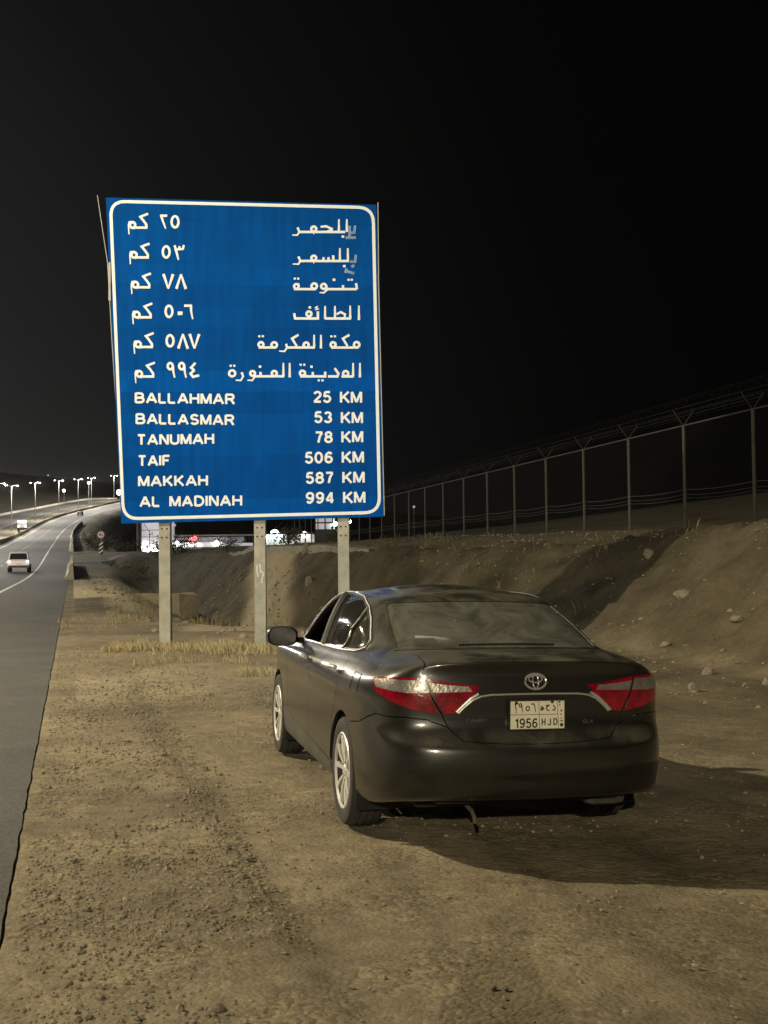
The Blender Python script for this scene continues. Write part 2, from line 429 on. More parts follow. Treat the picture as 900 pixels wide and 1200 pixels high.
# Latin alphabet, unit cap height, stroke centre lines (x right, y up)
GL = {
 'A': (.80, [[(0, 0), (.40, 1)], [(.40, 1), (.80, 0)], [(.15, .32), (.65, .32)]]),
 'B': (.68, [[(0, 0), (0, 1)], [(0, .95), (.38, .95)]+arc(.38, .73, .22, .22, 90, -90, 8)+[(0, .51)], [(0, .51), (.42, .51)]+arc(.42, .28, .24, .23, 90, -90, 8)+[(0, .05)]]),
 'D': (.70, [[(0, 0), (0, 1)], [(0, .95), (.28, .95)]+arc(.28, .5, .40, .45, 90, -90, 12)+[(0, .05)]]),
 'F': (.56, [[(0, 0), (0, 1)], [(0, .95), (.56, .95)], [(0, .50), (.48, .50)]]),
 'H': (.66, [[(0, 0), (0, 1)], [(.66, 0), (.66, 1)], [(0, .52), (.66, .52)]]),
 'I': (.02, [[(0, 0), (0, 1)]]),
 'J': (.48, [[(.46, 1), (.46, .25)]+arc(.24, .25, .22, .22, 0, -170, 8)]),
 'K': (.68, [[(0, 0), (0, 1)], [(.64, 1), (.04, .38)], [(.22, .56), (.68, 0)]]),
 'L': (.54, [[(0, 1), (0, .05)], [(0, .05), (.54, .05)]]),
 'M': (.78, [[(0, 0), (0, 1)], [(.78, 0), (.78, 1)], [(.02, 1), (.39, .05)], [(.39, .05), (.76, 1)]]),
 'N': (.66, [[(0, 0), (0, 1)], [(.66, 0), (.66, 1)], [(.02, 1), (.64, 0)]]),
 'R': (.68, [[(0, 0), (0, 1)], [(0, .95), (.40, .95)]+arc(.40, .72, .23, .23, 90, -90, 8)+[(0, .49)], [(.38, .49), (.68, 0)]]),
 'S': (.64, [arc(.32, .72, .27, .23, 20, 230, 10)+arc(.32, .28, .28, .23, 60, -160, 10)]),
 'T': (.64, [[(0, .95), (.64, .95)], [(.32, 0), (.32, .95)]]),
 'U': (.66, [[(0, 1), (0, .33)]+arc(.33, .33, .33, .28, 180, 360, 10)+[(.66, 1)]]),
 'C': (.68, [arc(.36, .5, .34, .45, 45, 315, 14)]),
 'Y': (.70, [[(0, 1), (.35, .48)], [(.70, 1), (.35, .48)], [(.35, .48), (.35, 0)]]),
 'G': (.70, [arc(.36, .5, .34, .45, 45, 330, 14)+[(.68, .45), (.42, .45)]]),
 'X': (.66, [[(0, 0), (.66, 1)], [(0, 1), (.66, 0)]]),
 '2': (.58, [arc(.29, .70, .26, .25, 165, -35, 10)+[(.02, .05)], [(.0, .05), (.58, .05)]]),
 '3': (.58, [arc(.28, .73, .24, .22, 160, -80, 10), arc(.28, .28, .27, .23, 80, -160, 10)]),
 '4': (.60, [[(.44, 0), (.44, 1)], [(.42, .98), (.02, .28)], [(0, .26), (.60, .26)]]),
 '5': (.58, [[(.54, .95), (.12, .95)], [(.12, .97), (.06, .50)], [(.06, .50)]+arc(.28, .32, .27, .28, 130, -160, 12)]),
 '6': (.60, [arc(.30, .31, .26, .26, 0, 360, 14), [(.05, .34), (.06, .62), (.14, .82), (.30, .95), (.46, .92), (.53, .80)]]),
 '7': (.56, [[(0, .95), (.56, .95)], [(.54, .93), (.34, .55), (.22, 0)]]),
 '8': (.60, [arc(.30, .74, .23, .21, 0, 360, 12), arc(.30, .28, .27, .24, 0, 360, 14)]),
 '9': (.60, [arc(.30, .69, .26, .26, 0, 360, 14), [(.55, .66), (.54, .38), (.46, .18), (.30, .05), (.14, .08), (.07, .20)]]),
 '0': (.60, [arc(.30, .50, .27, .45, 0, 360, 18)]),
 '1': (.30, [[(.22, 0), (.22, 1)], [(.22, .95), (.0, .74)]]),
}
def latin(text, x0, x1, yb, cap, gap=.26, slope=0.):
    """returns polylines in source px (y down) filling x0..x1 with baseline yb"""
    tot = sum(GL[c][0] if c != ' ' else .42 for c in text)+gap*(len(text)-1); k = (x1-x0)/tot; x = 0; o = []
    for c in text:
        if c == ' ': x += .42+gap; continue
        w_, ls = GL[c]
        for l_ in ls: o.append([(x0+k*(x+a), yb-slope*(k*x)-b_*cap) for a, b_ in l_])
        x += w_+gap
    return o

# ------------------------------------------------------------------ blue direction sign
m_blue = mat('sign_blue', (0, .060, .275), .5, 0, .10, 1.3, spec=.02)
m_white = mat('sign_white', (.62, .66, .68), .45, 0, .05, 4)
m_faded = mat('sign_faded_film', (.10, .20, .36), .5, 0, .35, 12)
m_back = mat('sign_bare_metal', (.28, .27, .24), .5, .3, .2, 5)
SY = 21.5
n = m_blue.node_tree.nodes; l = m_blue.node_tree.links; b = n['Principled BSDF']; src = b.inputs['Base Color'].links[0].from_socket
oi = n.new('ShaderNodeObjectInfo'); mr = n.new('ShaderNodeMapRange'); mr.inputs[3].default_value = .86; mr.inputs[4].default_value = 1.12; l.new(oi.outputs['Random'], mr.inputs[0])
tcn = n.new('ShaderNodeTexCoord'); mp = n.new('ShaderNodeMapping'); mp.inputs['Scale'].default_value = (5, 5, .5); l.new(tcn.outputs['Object'], mp.inputs[0]); zz = n.new('ShaderNodeTexNoise'); zz.inputs['Scale'].default_value = 1.5; zz.inputs['Detail'].default_value = 6; l.new(mp.outputs[0], zz.inputs['Vector'])
m3 = n.new('ShaderNodeMapRange'); m3.inputs[1].default_value = .3; m3.inputs[2].default_value = .7; m3.inputs[3].default_value = .82; m3.inputs[4].default_value = 1.08; l.new(zz.outputs['Fac'], m3.inputs[0])
m4 = n.new('ShaderNodeMath'); m4.operation = 'MULTIPLY'; l.new(mr.outputs[0], m4.inputs[0]); l.new(m3.outputs[0], m4.inputs[1])
vm = n.new('ShaderNodeVectorMath'); vm.operation = 'SCALE'; l.new(src, vm.inputs[0]); l.new(m4.outputs[0], vm.inputs['Scale']); l.new(vm.outputs[0], b.inputs['Base Color'])
sign = thing('road_sign', 'large blue highway distance sign in Arabic and English on three steel posts', 'road sign', (-2.4, SY, 0))
cor = [Vector((-4.99+2.4, 8.19)), Vector((-.08+2.4, 8.00)), Vector((-.01+2.4, 2.33)), Vector((-4.73+2.4, 2.26))]
pxc = [(124, 231.5), (441, 240), (449, 605), (142, 614)]
def homog(src, dst):
    Am = []; bb = []
    for (x, y), (X, Y) in zip(src, dst):
        Am += [[x, y, 1, 0, 0, 0, -X*x, -X*y], [0, 0, 0, x, y, 1, -Y*x, -Y*y]]; bb += [X, Y]
    return np.append(np.linalg.solve(np.array(Am, float), np.array(bb, float)), 1).reshape(3, 3)
HM = homog(pxc, [tuple(c) for c in cor])
def ST(px, py):
    q = HM @ np.array([px, py, 1.]); return (q[0]/q[2], q[1]/q[2])
def bil(s, t): return cor[3]*(1-s)*(1-t)+cor[2]*s*(1-t)+cor[1]*s*t+cor[0]*(1-s)*t
NP = 15
for i in range(NP):     # extruded aluminium planks, one above the other
    t0, t1 = i/NP+.00012, (i+1)/NP-.00012
    q = [bil(0, t0), bil(1, t0), bil(1, t1), bil(0, t1)]
    MB().prism([(a.x, a.y) for a in q], -.0006*(i % 2), .045).build('sign_plank', m_blue, sign, False)
b = MB()
def rrect(x0, y0, x1, y1, x2, y2, x3, y3, r):
    cs = [(x0, y0), (x1, y1), (x2, y2), (x3, y3)]; o = []
    for i in range(4):
        p = Vector(cs[i]); a = (Vector(cs[i-1])-p).normalized(); c = (Vector(cs[(i+1) % 4])-p).normalized()
        for k_ in range(9):
            t = k_/8; p0 = p+a*r; p2 = p+c*r
            o.append(tuple(p0*(1-t)**2*1.0+p*2*t*(1-t)+p2*t*t))
    return o+[o[0]]
strokes(b, [rrect(129.5, 236, 437.5, 243.5, 444.5, 600, 144.5, 608.5, 18)], ST, .056, -.006)
b.build('border_line', m_white, sign)
# English rows
rows = [('BALLAHMAR', 158.2, 275.5, '25 KM', 367, 424, 464.7, 466.3), ('BALLASMAR', 159.2, 274.8, '53 KM', 368, 425, 488.5, 490.8), ('TANUMAH', 160.5, 250.8, '78 KM', 369, 425.2, 512, 515.4),
        ('TAIF', 161.5, 199.5, '506 KM', 357, 426, 536, 540), ('MAKKAH', 162, 243.5, '587 KM', 358, 426.8, 559.6, 564), ('AL MADINAH', 163.5, 283.5, '994 KM', 358, 427.6, 583, 588)]
def words(lines, gap=5.2):
    """group strokes into the words they stand in, left to right"""
    it = []
    for l_ in lines:
        xs = [p[0] for p in (l_['p'] if isinstance(l_, dict) else l_)]; it.append((min(xs), max(xs), l_))
    it.sort(key=lambda q: q[0]); out_ = []
    for a, c, l_ in it:
        if out_ and a < out_[-1][0]+gap: out_[-1][1].append(l_); out_[-1][0] = max(out_[-1][0], c)
        else: out_.append([c, [l_]])
    return [o[1] for o in out_]
def letter(lines, w, gap=5.2):
    for wd in words(lines, gap):
        b = MB(); strokes(b, wd, ST, w, -.006); b.build('lettering', m_white, sign)
for a, x0, x1, n_, x2, x3, yr_, yl_ in rows:
    for txt, xa, xb, yc, cap in ((a, x0, x1, yl_, 11.6), (n_, x2, x3, yr_, 12.6)):
        letter(latin(txt, xa+1, xb-1, yc+cap/2+.3, cap, .27 if 'KM' not in txt else .24, -.012 if yc < 500 else .016), .041, 6.2)
# Arabic rows: centre lines in photo pixels
def ring(cx, cy, r, ry=None): return arc(cx, cy, r, ry or r, 0, 360, 12)
def dia(cx, cy, r=1.35): return {'p': [(cx-r, cy), (cx+r, cy)], 'w': 2*r/3.1}
def kam(dx, dy):    # the abbreviation for km
    z = lambda x, y: (130+dx+x/6.92, 240+dy+y/6.92)
    return [{'p': [z(303, 74), z(240, 99), z(268, 133), z(288, 162)], 'w': .95}, {'p': [z(285, 152), z(291, 180)], 'w': 1.}, [z(298, 187), z(190, 187)],
            ring(130+dx+177/6.92, 240+dy+166/6.92, 3.1, 3.3), {'p': [z(183, 140), z(150, 142), z(143, 165), z(148, 242)], 'w': .85, 'tap': (1, .55)}, {'p': [z(190, 180), z(190, 203)], 'w': .8, 'tap': (1, .2)}]
DG = {  # digits in a box 16.6 high, origin top left, px
 '2': lambda x, y: [[(x+.2, y+2), (x+8.2, y+2)], {'p': [(x+1, y+1), (x+2.6, y+7), (x+6.5, y+17.2)], 'tap': (1.1, .6)}],
 '5': lambda x, y: [arc(x+5.4, y+9.2, 4.0, 6.6, 0, 360, 18)],
 '3': lambda x, y: [{'p': [(x+.8, y-.3), (x+2.8, y+4.6), (x+6.2, y+4.4), (x+6.9, y+.8)], 'w': .9}, {'p': [(x+6.5, y+4.3), (x+10.6, y+4), (x+12.2, y-.6)], 'w': .9}, {'p': [(x+2.4, y+4), (x+5.6, y+17)], 'tap': (1.1, .6)}],
 '7': lambda x, y: [{'p': [(x+.8, y-.2), (x+6.4, y+17)], 'tap': (1.15, .7)}, {'p': [(x+12, y), (x+6.4, y+17)], 'tap': (1.15, .7)}],
 '8': lambda x, y: [{'p': [(x+6.3, y-.3), (x+.9, y+16.8)], 'tap': (.7, 1.15)}, {'p': [(x+6.3, y-.3), (x+12, y+17)], 'tap': (.7, 1.15)}],
 '0': lambda x, y: [{'p': [(x, y+10.4), (x+5.6, y+10.4)], 'w': 1.5}],
 '6': lambda x, y: [[(x, y+1.2), (x+8.6, y+1.2)], {'p': [(x+7.8, y), (x+8.3, y+8), (x+10, y+17)], 'tap': (1.1, .6)}],
 '9': lambda x, y: [ring(x+4, y+4.4, 3.0, 3.8), {'p': [(x+7, y+4), (x+7.6, y+11), (x+9.2, y+18)], 'tap': (1.1, .6)}],
 '4': lambda x, y: [[(x+6.6, y), (x+1.4, y+5.6), (x+5.2, y+8.8)], [(x+5.4, y+8.4), (x+.8, y+12.6), (x+3.6, y+16.4), (x+11, y+14.6)]],
}
def T1(x, y): return (330+x/7.5, 240+y/7.5)
def T2(x, y): return (250+x/4.5, 340+y/4.5)
def tr(T, ls):
    o = []
    for l_ in ls:
        if isinstance(l_, dict): d_ = dict(l_); d_['p'] = [T(*p) for p in l_['p']]; o.append(d_)
        else: o.append([T(*p) for p in l_])
    return o
def rg(T, cx, cy, r): c = T(cx, cy); return ring(c[0], c[1], r)
def dt(T, cx, cy, r=1.3): c = T(cx, cy); return dia(c[0], c[1], r)
arab = []
arab.append((kam(0, 0)+DG['2'](188, 251)+DG['5'](200, 251)))
arab.append((kam(1.6, 35)+DG['5'](189.6, 286.3)+DG['3'](203.8, 288)))
arab.append((kam(3.3, 70)+DG['7'](191, 321.6)+DG['8'](206, 322)))
arab.append((kam(4.9, 105.2)+DG['5'](192.8, 356)+DG['0'](208.4, 357)+DG['6'](216, 357.3)))
arab.append((kam(6.4, 140)+DG['5'](194, 390.5)+DG['8'](208.2, 392)+DG['7'](221.6, 391.8)))
arab.append((kam(7.8, 174.6)+DG['9'](195.6, 425)+DG['9'](209, 425)+DG['4'](222.6, 425.5)))
ta = {'tap': (1, .5)}
tail = lambda T, p: dict(p=[T(*q) for q in p], w=.9, tap=(1.1, .55))
al = lambda T, x, y0, y1: dict(p=[T(x, y0), T(x, y1)], w=.95, tap=(.7, 1.05))
r1 = tr(T1, [[(155, 240), (560, 240)]])+[tail(T1, [(143, 200), (158, 240), (140, 268), (95, 268)]), rg(T1, 285, 214, 2.9)]+tr(T1, [{'p': [(285, 240), (285, 264)], 'w': .8, 'tap': (1, .2)}, {'p': [(345, 194), (392, 190), (452, 216)], 'w': .9}, {'p': [(452, 216), (400, 238)], 'w': .9}])+[al(T1, 506, 128, 240), al(T1, 575, 128, 240), dt(T1, 541, 281, 1.5)]
arab.append(r1)
r2 = tr(T1, [[(165, 495), (592, 495)], [(370, 462), (370, 495)], [(414, 462), (414, 495)], [(455, 445), (458, 495)]])+[tail(T1, [(150, 455), (166, 495), (150, 523), (100, 522)]), rg(T1, 285, 470, 2.9), al(T1, 514, 382, 495), al(T1, 584, 382, 495), dt(T1, 553, 540, 1.5)]+tr(T1, [{'p': [(285, 495), (285, 520)], 'w': .8, 'tap': (1, .2)}])
arab.append(r2)
r3 = tr(T1, [[(110, 742), (300, 742)], [(395, 742), (662, 742)], [(540, 708), (542, 742)], [(655, 690), (664, 742)], {'p': [(150, 690), (152, 742)], 'w': .8}])+[rg(T1, 132, 718, 2.7), rg(T1, 288, 716, 3.2), rg(T1, 372, 718, 3.0), tail(T1, [(396, 718), (398, 752), (372, 775), (335, 772)]), dt(T1, 118, 650), dt(T1, 148, 650), dt(T1, 462, 660, 1.6), dt(T1, 590, 660), dt(T1, 618, 660)]
arab.append(r3)
r4 = [al(T2, 768, 82, 158), al(T2, 722, 82, 152), al(T2, 642, 84, 152), al(T2, 590, 84, 152), rg(T2, 505, 126, 2.9), dt(T2, 510, 92, 1.5)]+tr(T2, [[(726, 150), (590, 150)], [(552, 112), (552, 150), (432, 150), (427, 122)], {'p': [(650, 128), (672, 116), (695, 128), (692, 148)], 'w': .9}, {'p': [(552, 86), (540, 92), (552, 100), (538, 104)], 'w': .55}])
arab.append(r4)
r5 = [rg(T2, 756, 288, 3.2), rg(T2, 632, 288, 2.9), dt(T2, 623, 244), dt(T2, 642, 244), al(T2, 568, 236, 308), al(T2, 532, 236, 303), rg(T2, 490, 290, 3.0), tail(T2, [(384, 284), (390, 303), (376, 324), (348, 322)]), rg(T2, 322, 290, 3.2), rg(T2, 252, 288, 2.9), dt(T2, 243, 244), dt(T2, 262, 244)]+tr(T2, [[(765, 303), (622, 303)], [(536, 303), (388, 303)], [(330, 303), (240, 303)], {'p': [(718, 236), (684, 256), (708, 296)], 'w': .95}, {'p': [(450, 236), (416, 256), (440, 296)], 'w': .95}, {'p': [(645, 278), (647, 303)], 'w': .8}, {'p': [(264, 278), (266, 303)], 'w': .8}])
arab.append(r5)
r6 = [al(T2, 773, 384, 460), al(T2, 737, 384, 455), rg(T2, 698, 440, 3.0), rg(T2, 470, 438, 2.9), dt(T2, 461, 394), dt(T2, 480, 394), dt(T2, 518, 404, 1.5), dt(T2, 556, 476), dt(T2, 576, 476), al(T2, 403, 384, 460), al(T2, 370, 384, 455), rg(T2, 322, 440, 3.0), dt(T2, 247, 404, 1.5), rg(T2, 208, 440, 2.8), tail(T2, [(220, 440), (220, 456), (206, 477), (180, 476)]), tail(T2, [(150, 434), (158, 455), (146, 477), (118, 476)]), rg(T2, 100, 440, 3.6), dt(T2, 92, 400), dt(T2, 111, 400)]+tr(T2, [[(740, 455), (676, 455)], [(640, 412), (660, 440), (655, 455), (605, 455)], [(590, 430), (590, 455), (458, 455)], [(525, 432), (525, 455)], [(374, 455), (215, 455)], [(250, 432), (250, 455)], {'p': [(484, 428), (486, 455)], 'w': .8}])
arab.append(r6)
for ls in arab: letter(ls, .0435)
b = MB(); strokes(b, tr(T1, [[(648, 185), (640, 245), (590, 250)], [(565, 290), (655, 290)], [(600, 185), (600, 300)], [(655, 440), (648, 500), (600, 500)], {'p': [(620, 530), (635, 550)], 'w': 1.3}, [(560, 580), (640, 605)], [(575, 560), (560, 600)]]), ST, .05, -.008); b.build('faded_lettering', m_faded, sign)
# bent edge trims
MB().tube([(cor[0].x-.15, .0, 8.23), (cor[0].x-.06, .0, 7.6), (cor[0].x+.03, 0, 7.0), (cor[0].x+.10, .01, 5.6), (cor[3].x-.025, .01, 3.4)], .009, 6).build('edge_trim', m_back, sign, True)
MB().tube([(cor[1].x+.035, .0, 8.04), (cor[1].x+.03, .0, 6.6), (cor[2].x+.015, .01, 2.35)], .011, 6).build('edge_trim', m_back, sign, True)
MB().box((cor[0].x+.045, -.012, 6.3), (cor[0].x+.085, .0, 7.0)).build('edge_trim', m_back, sign)
m_post = mat('post_steel', (.27, .26, .21), .6, .15, .22, 5, .002, 25)
m_spray = mat('white_spray', (.5, .5, .48), .7)
posts = []
for i, X in enumerate((-3.97, -2.25, -.74)):
    x = X+2.4; gz = G(X, SY+.15)
    mb = MB().box((x-.10, .065, gz-.3), (x+.10, .08, 8.0)).box((x-.10, .25, gz-.3), (x+.10, .265, 8.0)).box((x-.006, .0795, gz-.3), (x+.006, .2505, 8.0))
    po = mb.build('post', m_post, sign); posts.append(po)
    for bx, bz in ((-.045, 2.16), (.045, 2.16), (-.045, 2.0), (.045, 2.0)):
        ob = MB().lathe([(-.014, 0), (-.014, .016), (0, .018), (0, 0)], 6, 'z').build('bolt', m_dark, po)
        ob.rotation_euler = (R(90), 0, 0); ob.location = (x+bx, .06, bz)
    MB().box((x-.11, .30, gz-.05), (x-.06, .33, gz+.42)).build('stub_plate', m_post, po)
b = MB(); strokes(b, tr(lambda x, y: ((x-306)/64.5-2.25+2.4, (652-y)/64.5+1.69), [[(303, 665), (302.5, 672), (304, 679)], [(306, 664), (307, 674)], [(308, 672), (310, 676), (308.5, 681), (308, 686)]]), lambda x, y: (x, y), .024, .0635); b.build('paint_mark', m_spray, posts[1])

# ================================================================== the parked sedan
TH = R(13.34)
CARLOC = (.588, 7.677, -.014)
m_body = mat('dusty_black_paint', (.0055, .0055, .0052), .34, 0, 0, 2.2, coat=.8, coatr=.10, col2=(.013, .0125, .0105), spec=.4)
def add_dust(m, col, amt):
    n = m.node_tree.nodes; l = m.node_tree.links; b = n['Principled BSDF']; src = b.inputs['Base Color'].links[0].from_socket
    g = n.new('ShaderNodeNewGeometry'); sx = n.new('ShaderNodeSeparateXYZ'); l.new(g.outputs['Normal'], sx.inputs[0])
    r = n.new('ShaderNodeMapRange'); r.inputs[1].default_value = .30; r.inputs[2].default_value = 1.0; r.inputs[3].default_value = .0; r.inputs[4].default_value = 1; l.new(sx.outputs['Z'], r.inputs[0])
    t = n.new('ShaderNodeTexCoord'); x = n.new('ShaderNodeTexNoise'); x.inputs['Scale'].default_value = 3.2; x.inputs['Detail'].default_value = 8; x.inputs['Roughness'].default_value = .68; x.inputs['Distortion'].default_value = 1.0; l.new(t.outputs['Object'], x.inputs['Vector'])
    q = n.new('ShaderNodeMapRange'); q.inputs[1].default_value = .40; q.inputs[2].default_value = .62; q.inputs[3].default_value = amt*.22; q.inputs[4].default_value = amt; l.new(x.outputs['Fac'], q.inputs[0])
    mu = n.new('ShaderNodeMath'); mu.operation = 'MULTIPLY'; l.new(r.outputs[0], mu.inputs[0]); l.new(q.outputs[0], mu.inputs[1])
    mx = n.new('ShaderNodeMix'); mx.data_type = 'RGBA'; l.new(mu.outputs[0], mx.inputs[0]); l.new(src, mx.inputs[6]); mx.inputs[7].default_value = (*col, 1); l.new(mx.outputs[2], b.inputs['Base Color'])
    cw = n.new('ShaderNodeMapRange'); cw.inputs[1].default_value = 0; cw.inputs[2].default_value = .6; cw.inputs[3].default_value = .8; cw.inputs[4].default_value = .1; l.new(mu.outputs[0], cw.inputs[0]); l.new(cw.outputs[0], b.inputs['Coat Weight'])
add_dust(m_body, (.17, .16, .125), .7)
m_sill = mat('pale_sill', (.055, .050, .037), .7, 0, .25, 3)  # lower band paler and rougher than the body paint
m_trim = mat('chrome', (.50, .48, .45), .30, .55, 0)
m_mould = mat('satin_moulding', (.22, .21, .19), .38, .5, 0)
m_blk = mat('black_plastic', (.010, .010, .010), .5, 0)
m_under = mat('underbody', (.006, .006, .006), .9, 0)
m_red = mat('red_lens', (.10, .001, .006), .2, 0, 0, 14, coat=.8, bump=.0015, bscale=45, col2=(.30, .002, .018))
m_clear = mat('clear_lens', (.16, .15, .13), .34, .5, 0, 22, coat=.6, bump=.003, bscale=60, col2=(.30, .28, .25))
m_rim = mat('alloy', (.60, .59, .55), .45, .45, .10, 14)
m_tyre = mat('tyre', (.028, .026, .022), .85, 0, .35, 8)
m_seat = mat('dark_upholstery', (.035, .033, .030), .9, 0, .2, 8)
def glass_mat(name, tint, dust, dcol, dscale=3.5):
    m = bpy.data.materials.new(name); m.use_nodes = True; n = m.node_tree.nodes; l = m.node_tree.links; n.clear()
    o = n.new('ShaderNodeOutputMaterial'); tr_ = n.new('ShaderNodeBsdfTransparent'); tr_.inputs[0].default_value = (*tint, 1)
    gl = n.new('ShaderNodeBsdfGlossy'); gl.inputs['Roughness'].default_value = .04; gl.inputs[0].default_value = (.9, .9, .9, 1)
    fr = n.new('ShaderNodeFresnel'); fr.inputs[0].default_value = 1.5
    m1 = n.new('ShaderNodeMixShader'); l.new(fr.outputs[0], m1.inputs[0]); l.new(tr_.outputs[0], m1.inputs[1]); l.new(gl.outputs[0], m1.inputs[2])
    df = n.new('ShaderNodeBsdfDiffuse'); df.inputs[0].default_value = (*dcol, 1)
    t = n.new('ShaderNodeTexCoord'); x = n.new('ShaderNodeTexNoise'); x.inputs['Scale'].default_value = dscale; x.inputs['Detail'].default_value = 7; x.inputs['Roughness'].default_value = .7; x.inputs['Distortion'].default_value = 1.2
    l.new(t.outputs['Object'], x.inputs['Vector'])
    r = n.new('ShaderNodeMapRange'); r.inputs[1].default_value = .35; r.inputs[2].default_value = .72; r.inputs[3].default_value = dust*.35; r.inputs[4].default_value = dust
    l.new(x.outputs['Fac'], r.inputs[0]); m2 = n.new('ShaderNodeMixShader'); l.new(r.outputs[0], m2.inputs[0]); l.new(m1.outputs[0], m2.inputs[1]); l.new(df.outputs[0], m2.inputs[2])
    l.new(m2.outputs[0], o.inputs[0]); return m
m_glass = glass_mat('tinted_glass', (.42, .42, .40), .10, (.20, .19, .15))
m_qglass = glass_mat('dull_side_glass', (.30, .30, .28), .35, (.13, .125, .10))
m_rglass = glass_mat('dusty_rear_glass', (.34, .34, .33), .50, (.30, .30, .25), 3.2)

# control net: 18 columns from rear centre round the right side to front centre
BX = np.array([0, .30, .55, .73, .835, .885, .905, .908, .912, .914, .912, .905, .89, .85, .75, .56, .30, 0])
BY = np.array([-1.105, -1.095, -1.065, -.995, -.86, -.64, -.34, 0, .5, 1.2, 2.0, 2.6, 3.0, 3.30, 3.52, 3.66, 3.73, 3.75])
wr = np.array([1, 1, 1, .95, .75, .35, .1]+[0]*11); wf = np.array([0]*12+[.15, .5, .85, 1, 1, 1])
wx = 1-wr
col = np.arange(18)
wru = np.array([1, 1, .93, .70, .42, .14, .02]+[0]*11)
def lvl(zs, zr_, zf, inset, dyr, dyf):
    w = np.clip(wr, 0, 1); f = np.clip(wf, 0, 1); zz = zs*(1-w-f)+zr_*w+zf*f
    sc = (BX-inset*np.minimum(1, BX/.6))
    return np.stack([sc, BY+dyr*(wru if zs > .7 else w)-dyf*f, zz], 1)
lv = [lvl(.20, .315, .20, .05, .10, .10), lvl(.255, .345, .27, .010, .045, .03), lvl(.38, .452, .38, .004, .026, .0), lvl(.52, .478, .50, .0, .0, .0),
      lvl(.64, .618, .60, .004, .0, .03), lvl(.72, .640, .66, .004, .030, .06), lvl(.78, .700, .70, .006, .100, .09), lvl(.835, .79, .73, .000, .115, .12),
      lvl(.885, .905, .76, .004, .104, .16), lvl(.935, 1.02, .78, .020, .140, .2)]
Sx = np.array([0, .285, .52, .685, .765, .815, .838, .85, .858, .86, .855, .84, .81, .75, .66, .48, .25, 0])
Sy = np.array([-1.005, -.995, -.965, -.895, -.775, -.58, -.33, 0, .5, 1.2, 2.0, 2.57, 2.95, 3.22, 3.43, 3.56, 3.63, 3.65])
Sz = np.array([1.082, 1.081, 1.074, 1.054, 1.030, 1.013, 1.0, .992, .98, .965, .942, .91, .87, .835, .805, .785, .775, .77])
lv.append(np.stack([Sx, Sy, Sz], 1))
S2 = np.stack([Sx-.012*np.minimum(1, Sx/.3), Sy+np.array([.03]*5+[.02, .01]+[0]*5+[-.01, -.02, -.03, -.03, -.03, -.03]), Sz+np.array([.012]*5+[.012]*7+[.01]*6)], 1); lv.append(S2)
Gx = np.array([0, .27, .49, .635, .705, .75, .775, .79, .803, .812, .805, .79, .755, .665, .55, .38, .2, 0])
Gy = np.array([-.53, -.52, -.48, -.40, -.27, -.10, .06, .27, .62, 1.2, 1.85, 2.2, 2.45, 2.62, 2.72, 2.80, 2.84, 2.85])
Gz = np.array([1.118, 1.117, 1.112, 1.105, 1.090, 1.078, 1.068, 1.058, 1.038, 1.018, .996, .98, .975, .985, 1.0, 1.01, 1.018, 1.02])
G0 = np.stack([Gx, Gy, Gz], 1)
mid = S2*.5+G0*.5; mid[:, 2] += np.array([.012]*5+[.006]*7+[.04]*6)
lv.append(mid); lv.append(G0)
Rx = np.array([0, .25, .45, .55, .585, .60, .612, .62, .624, .622, .612, .598, .58, .55, .455, .32, .17, 0])
Ry = np.array([.30, .305, .33, .375, .45, .55, .68, .82, 1.0, 1.25, 1.55, 1.72, 1.83, 1.91, 1.97, 2.00, 2.02, 2.03])
Rz = np.array([1.412, 1.410, 1.404, 1.395, 1.396, 1.404, 1.411, 1.416, 1.418, 1.412, 1.394, 1.380, 1.370, 1.366, 1.375, 1.388, 1.395, 1.398])
RE = np.stack([Rx, Ry, Rz], 1)
for t, bu in ((.12, .0), (.36, .014), (.68, .016)):
    q = G0*(1-t)+RE*t; n_ = np.stack([Gx/.8, (Gy-1.1)/3.0*(.5+.5*(1-Gx/.8)), np.full(18, .35)], 1); q = q+n_*bu; lv.append(q)
lv.append(RE)
def roofz(x, y): return 1.472-.075*(x/.58)**2-.085*((y-1.0)/.95)**2*(1 if True else 0)
for t in (.12, .4, .72, 1.0):
    q = RE.copy(); q[:, 0] = Rx*(1-t); yc = np.clip(Ry, .75, 1.45); q[:, 1] = Ry*(1-t)+yc*t
    z = np.array([roofz(a, b_) for a, b_ in zip(q[:, 0], q[:, 1])]); q[:, 2] = z if t > .2 else Rz*.45+z*.55
    lv.append(q)
NET = np.array(lv)                       # (levels, columns, 3)
NLV = len(lv); LG = 13; LR = 17          # greenhouse base level, roof edge level
padc = np.concatenate([NET[:, 1:2]*np.array([-1, 1, 1]), NET, NET[:, -2:-1]*np.array([-1, 1, 1])], 1)
pad = np.concatenate([2*padc[:1]-padc[1:2], padc, (padc[-2:-1])*np.array([-1, 1, 1])], 0)
def bas(f):
    return np.stack([(1-f)**3, 3*f**3-6*f**2+4, -3*f**3+3*f**2+3*f+1, f**3], -1)/6
def SURF(p, t):
    p = np.clip(np.asarray(p, float), 0, 17-1e-9); t = np.clip(np.asarray(t, float), 0, NLV-1-1e-9)
    ip = p.astype(int); it = t.astype(int); bp = bas(p-ip); bt = bas(t-it); o = np.zeros(p.shape+(3,))
    for a in range(4):
        for c in range(4): o += (bt[..., a]*bp[..., c])[..., None]*pad[it+a, ip+c]
    return o
